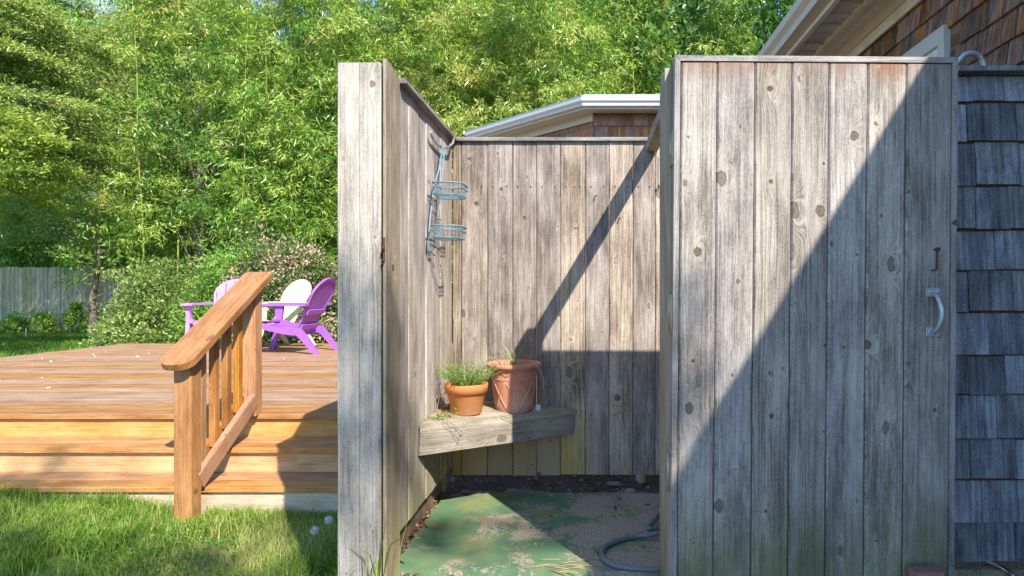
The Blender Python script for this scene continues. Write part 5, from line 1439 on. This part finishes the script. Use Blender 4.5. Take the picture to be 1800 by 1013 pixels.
V2, F2, T2 = blades(np.c_[x2, y2, gz(x2, y2) - 0.004], h2, 0.004, rng, 0.6, np.clip(0.45 + 0.22 * rng.normal(size=n2), 0, 1))
F2 = F2 + len(V); V = np.concatenate([V, V2]); F = np.concatenate([F, F2]); T = np.concatenate([T, T2])
tag(link('grass', np_mesh('grass', V, F, T), M['grass']), 'long bright green grass in front of the steps', kind='stuff')
n = 9000
x = rng.uniform(-4.2, -0.95, n); y = 1.9 + 1.65 * rng.random(n)
kp = (vnoise(x, y, 4, 11) + vnoise(x, y, 13, 12) * 0.6 > 0.12) & ~((x < -2.2) & (rng.random(n) < 0.6)); x, y = x[kp], y[kp]; n = len(x)
D = rng.normal(size=(n, 3)) * [1, 1, 0.2]
V, F, T = leaf_arrays(np.c_[x, y, gz(x, y) + 0.012 + 0.05 * rng.random(n)], D, 0.012 + 0.012 * rng.random(n), 0.011 + 0.007 * rng.random(n), rng, tint=np.clip(0.5 + 0.25 * rng.normal(size=n), 0, 0.85))
tag(link('clover', np_mesh('clover', V, F, T), M['grass']), 'low clover leaves mixed into the lawn', kind='stuff')
n = 60000
x = rng.uniform(-22, -7.2, n); y = 7.5 + 12.5 * rng.random(n)
t = np.clip(0.30 + 0.2 * vnoise(x, y, 1.5, 5) + rng.normal(size=n) * 0.15, 0, 1)
V, F, T = blades(np.c_[x, y, gz(x, y) - 0.004], 0.06 + 0.06 * rng.random(n), 0.012, rng, 0.7, t)
tag(link('grass', np_mesh('grass_far', V, F, T), M['grass']), 'shaded lawn beyond the deck towards the fence', kind='stuff')
n = 26000
x = rng.uniform(-8.5, 1.0, n); y = 9.8 + 4.5 * rng.random(n)
V, F, T = blades(np.c_[x, y, gz(x, y) - 0.004], 0.07 + 0.08 * rng.random(n), 0.012, rng, 0.7)
tag(link('grass', np_mesh('grass_back', V, F, T), M['grass']), 'grass under the shrubs behind the deck', kind='stuff')
def dandelion(x, y, z, label, seed, r=0.019):
    g0 = float(gz(x, y))
    t = thing('dandelion', label, 'dandelion', (x, y, g0), 'dandelion clocks by the wall')
    mb = MB(); mb.tube([(x + 0.02, y, g0 - 0.01), (x + 0.012, y, (z + g0) / 2), (x, y, z)], 0.0022, 6); mb.build('stem', M['stem'], t)
    rg = np.random.default_rng(seed); mb = MB()
    d = unit(rg.normal(size=(170, 3)))
    for q in d:
        e = Vector((x, y, z)) + Vector(q) * r
        mb.tube([Vector((x, y, z)) + Vector(q) * 0.003, e], 0.00035, 3, False)
        s1 = Vector(q).orthogonal().normalized(); s2 = Vector(q).cross(s1)
        for k in range(5):
            a = 2 * PI * k / 5; dd = (s1 * math.cos(a) + s2 * math.sin(a)) * 0.0055 + Vector(q) * 0.002
            w_ = (s2 * math.cos(a) - s1 * math.sin(a)) * 0.0006
            mb.add([e - w_, e + w_, e + dd], [(0, 1, 2)])
    mb.build('seed_head', M['fluff'], t)
    mb = MB(); mb.lathe([(0, -0.004), (0.004, -0.001), (0.004, 0.002), (0, 0.004)], 8, (x, y, z)); mb.build('seed_core', M['dry'], t)
dandelion(-1.29, 3.0, -0.079, 'dandelion clock nearest the steps with its stem bent left', 1)
dandelion(-1.245, 3.05, -0.048, 'taller dandelion clock close to the shower wall post', 2, 0.018)
tuft('grass_weed', 'leafy green weed in the grass beside the bottom step', -1.72, 3.50, 30, 0.10, 0.05, 14, M['grass'], 0.010)
tuft('grass_weed', 'grass clump grown up round the newel post foot', -2.30, 3.44, 60, 0.19, 0.05, 15, M['grass'], 0.004)
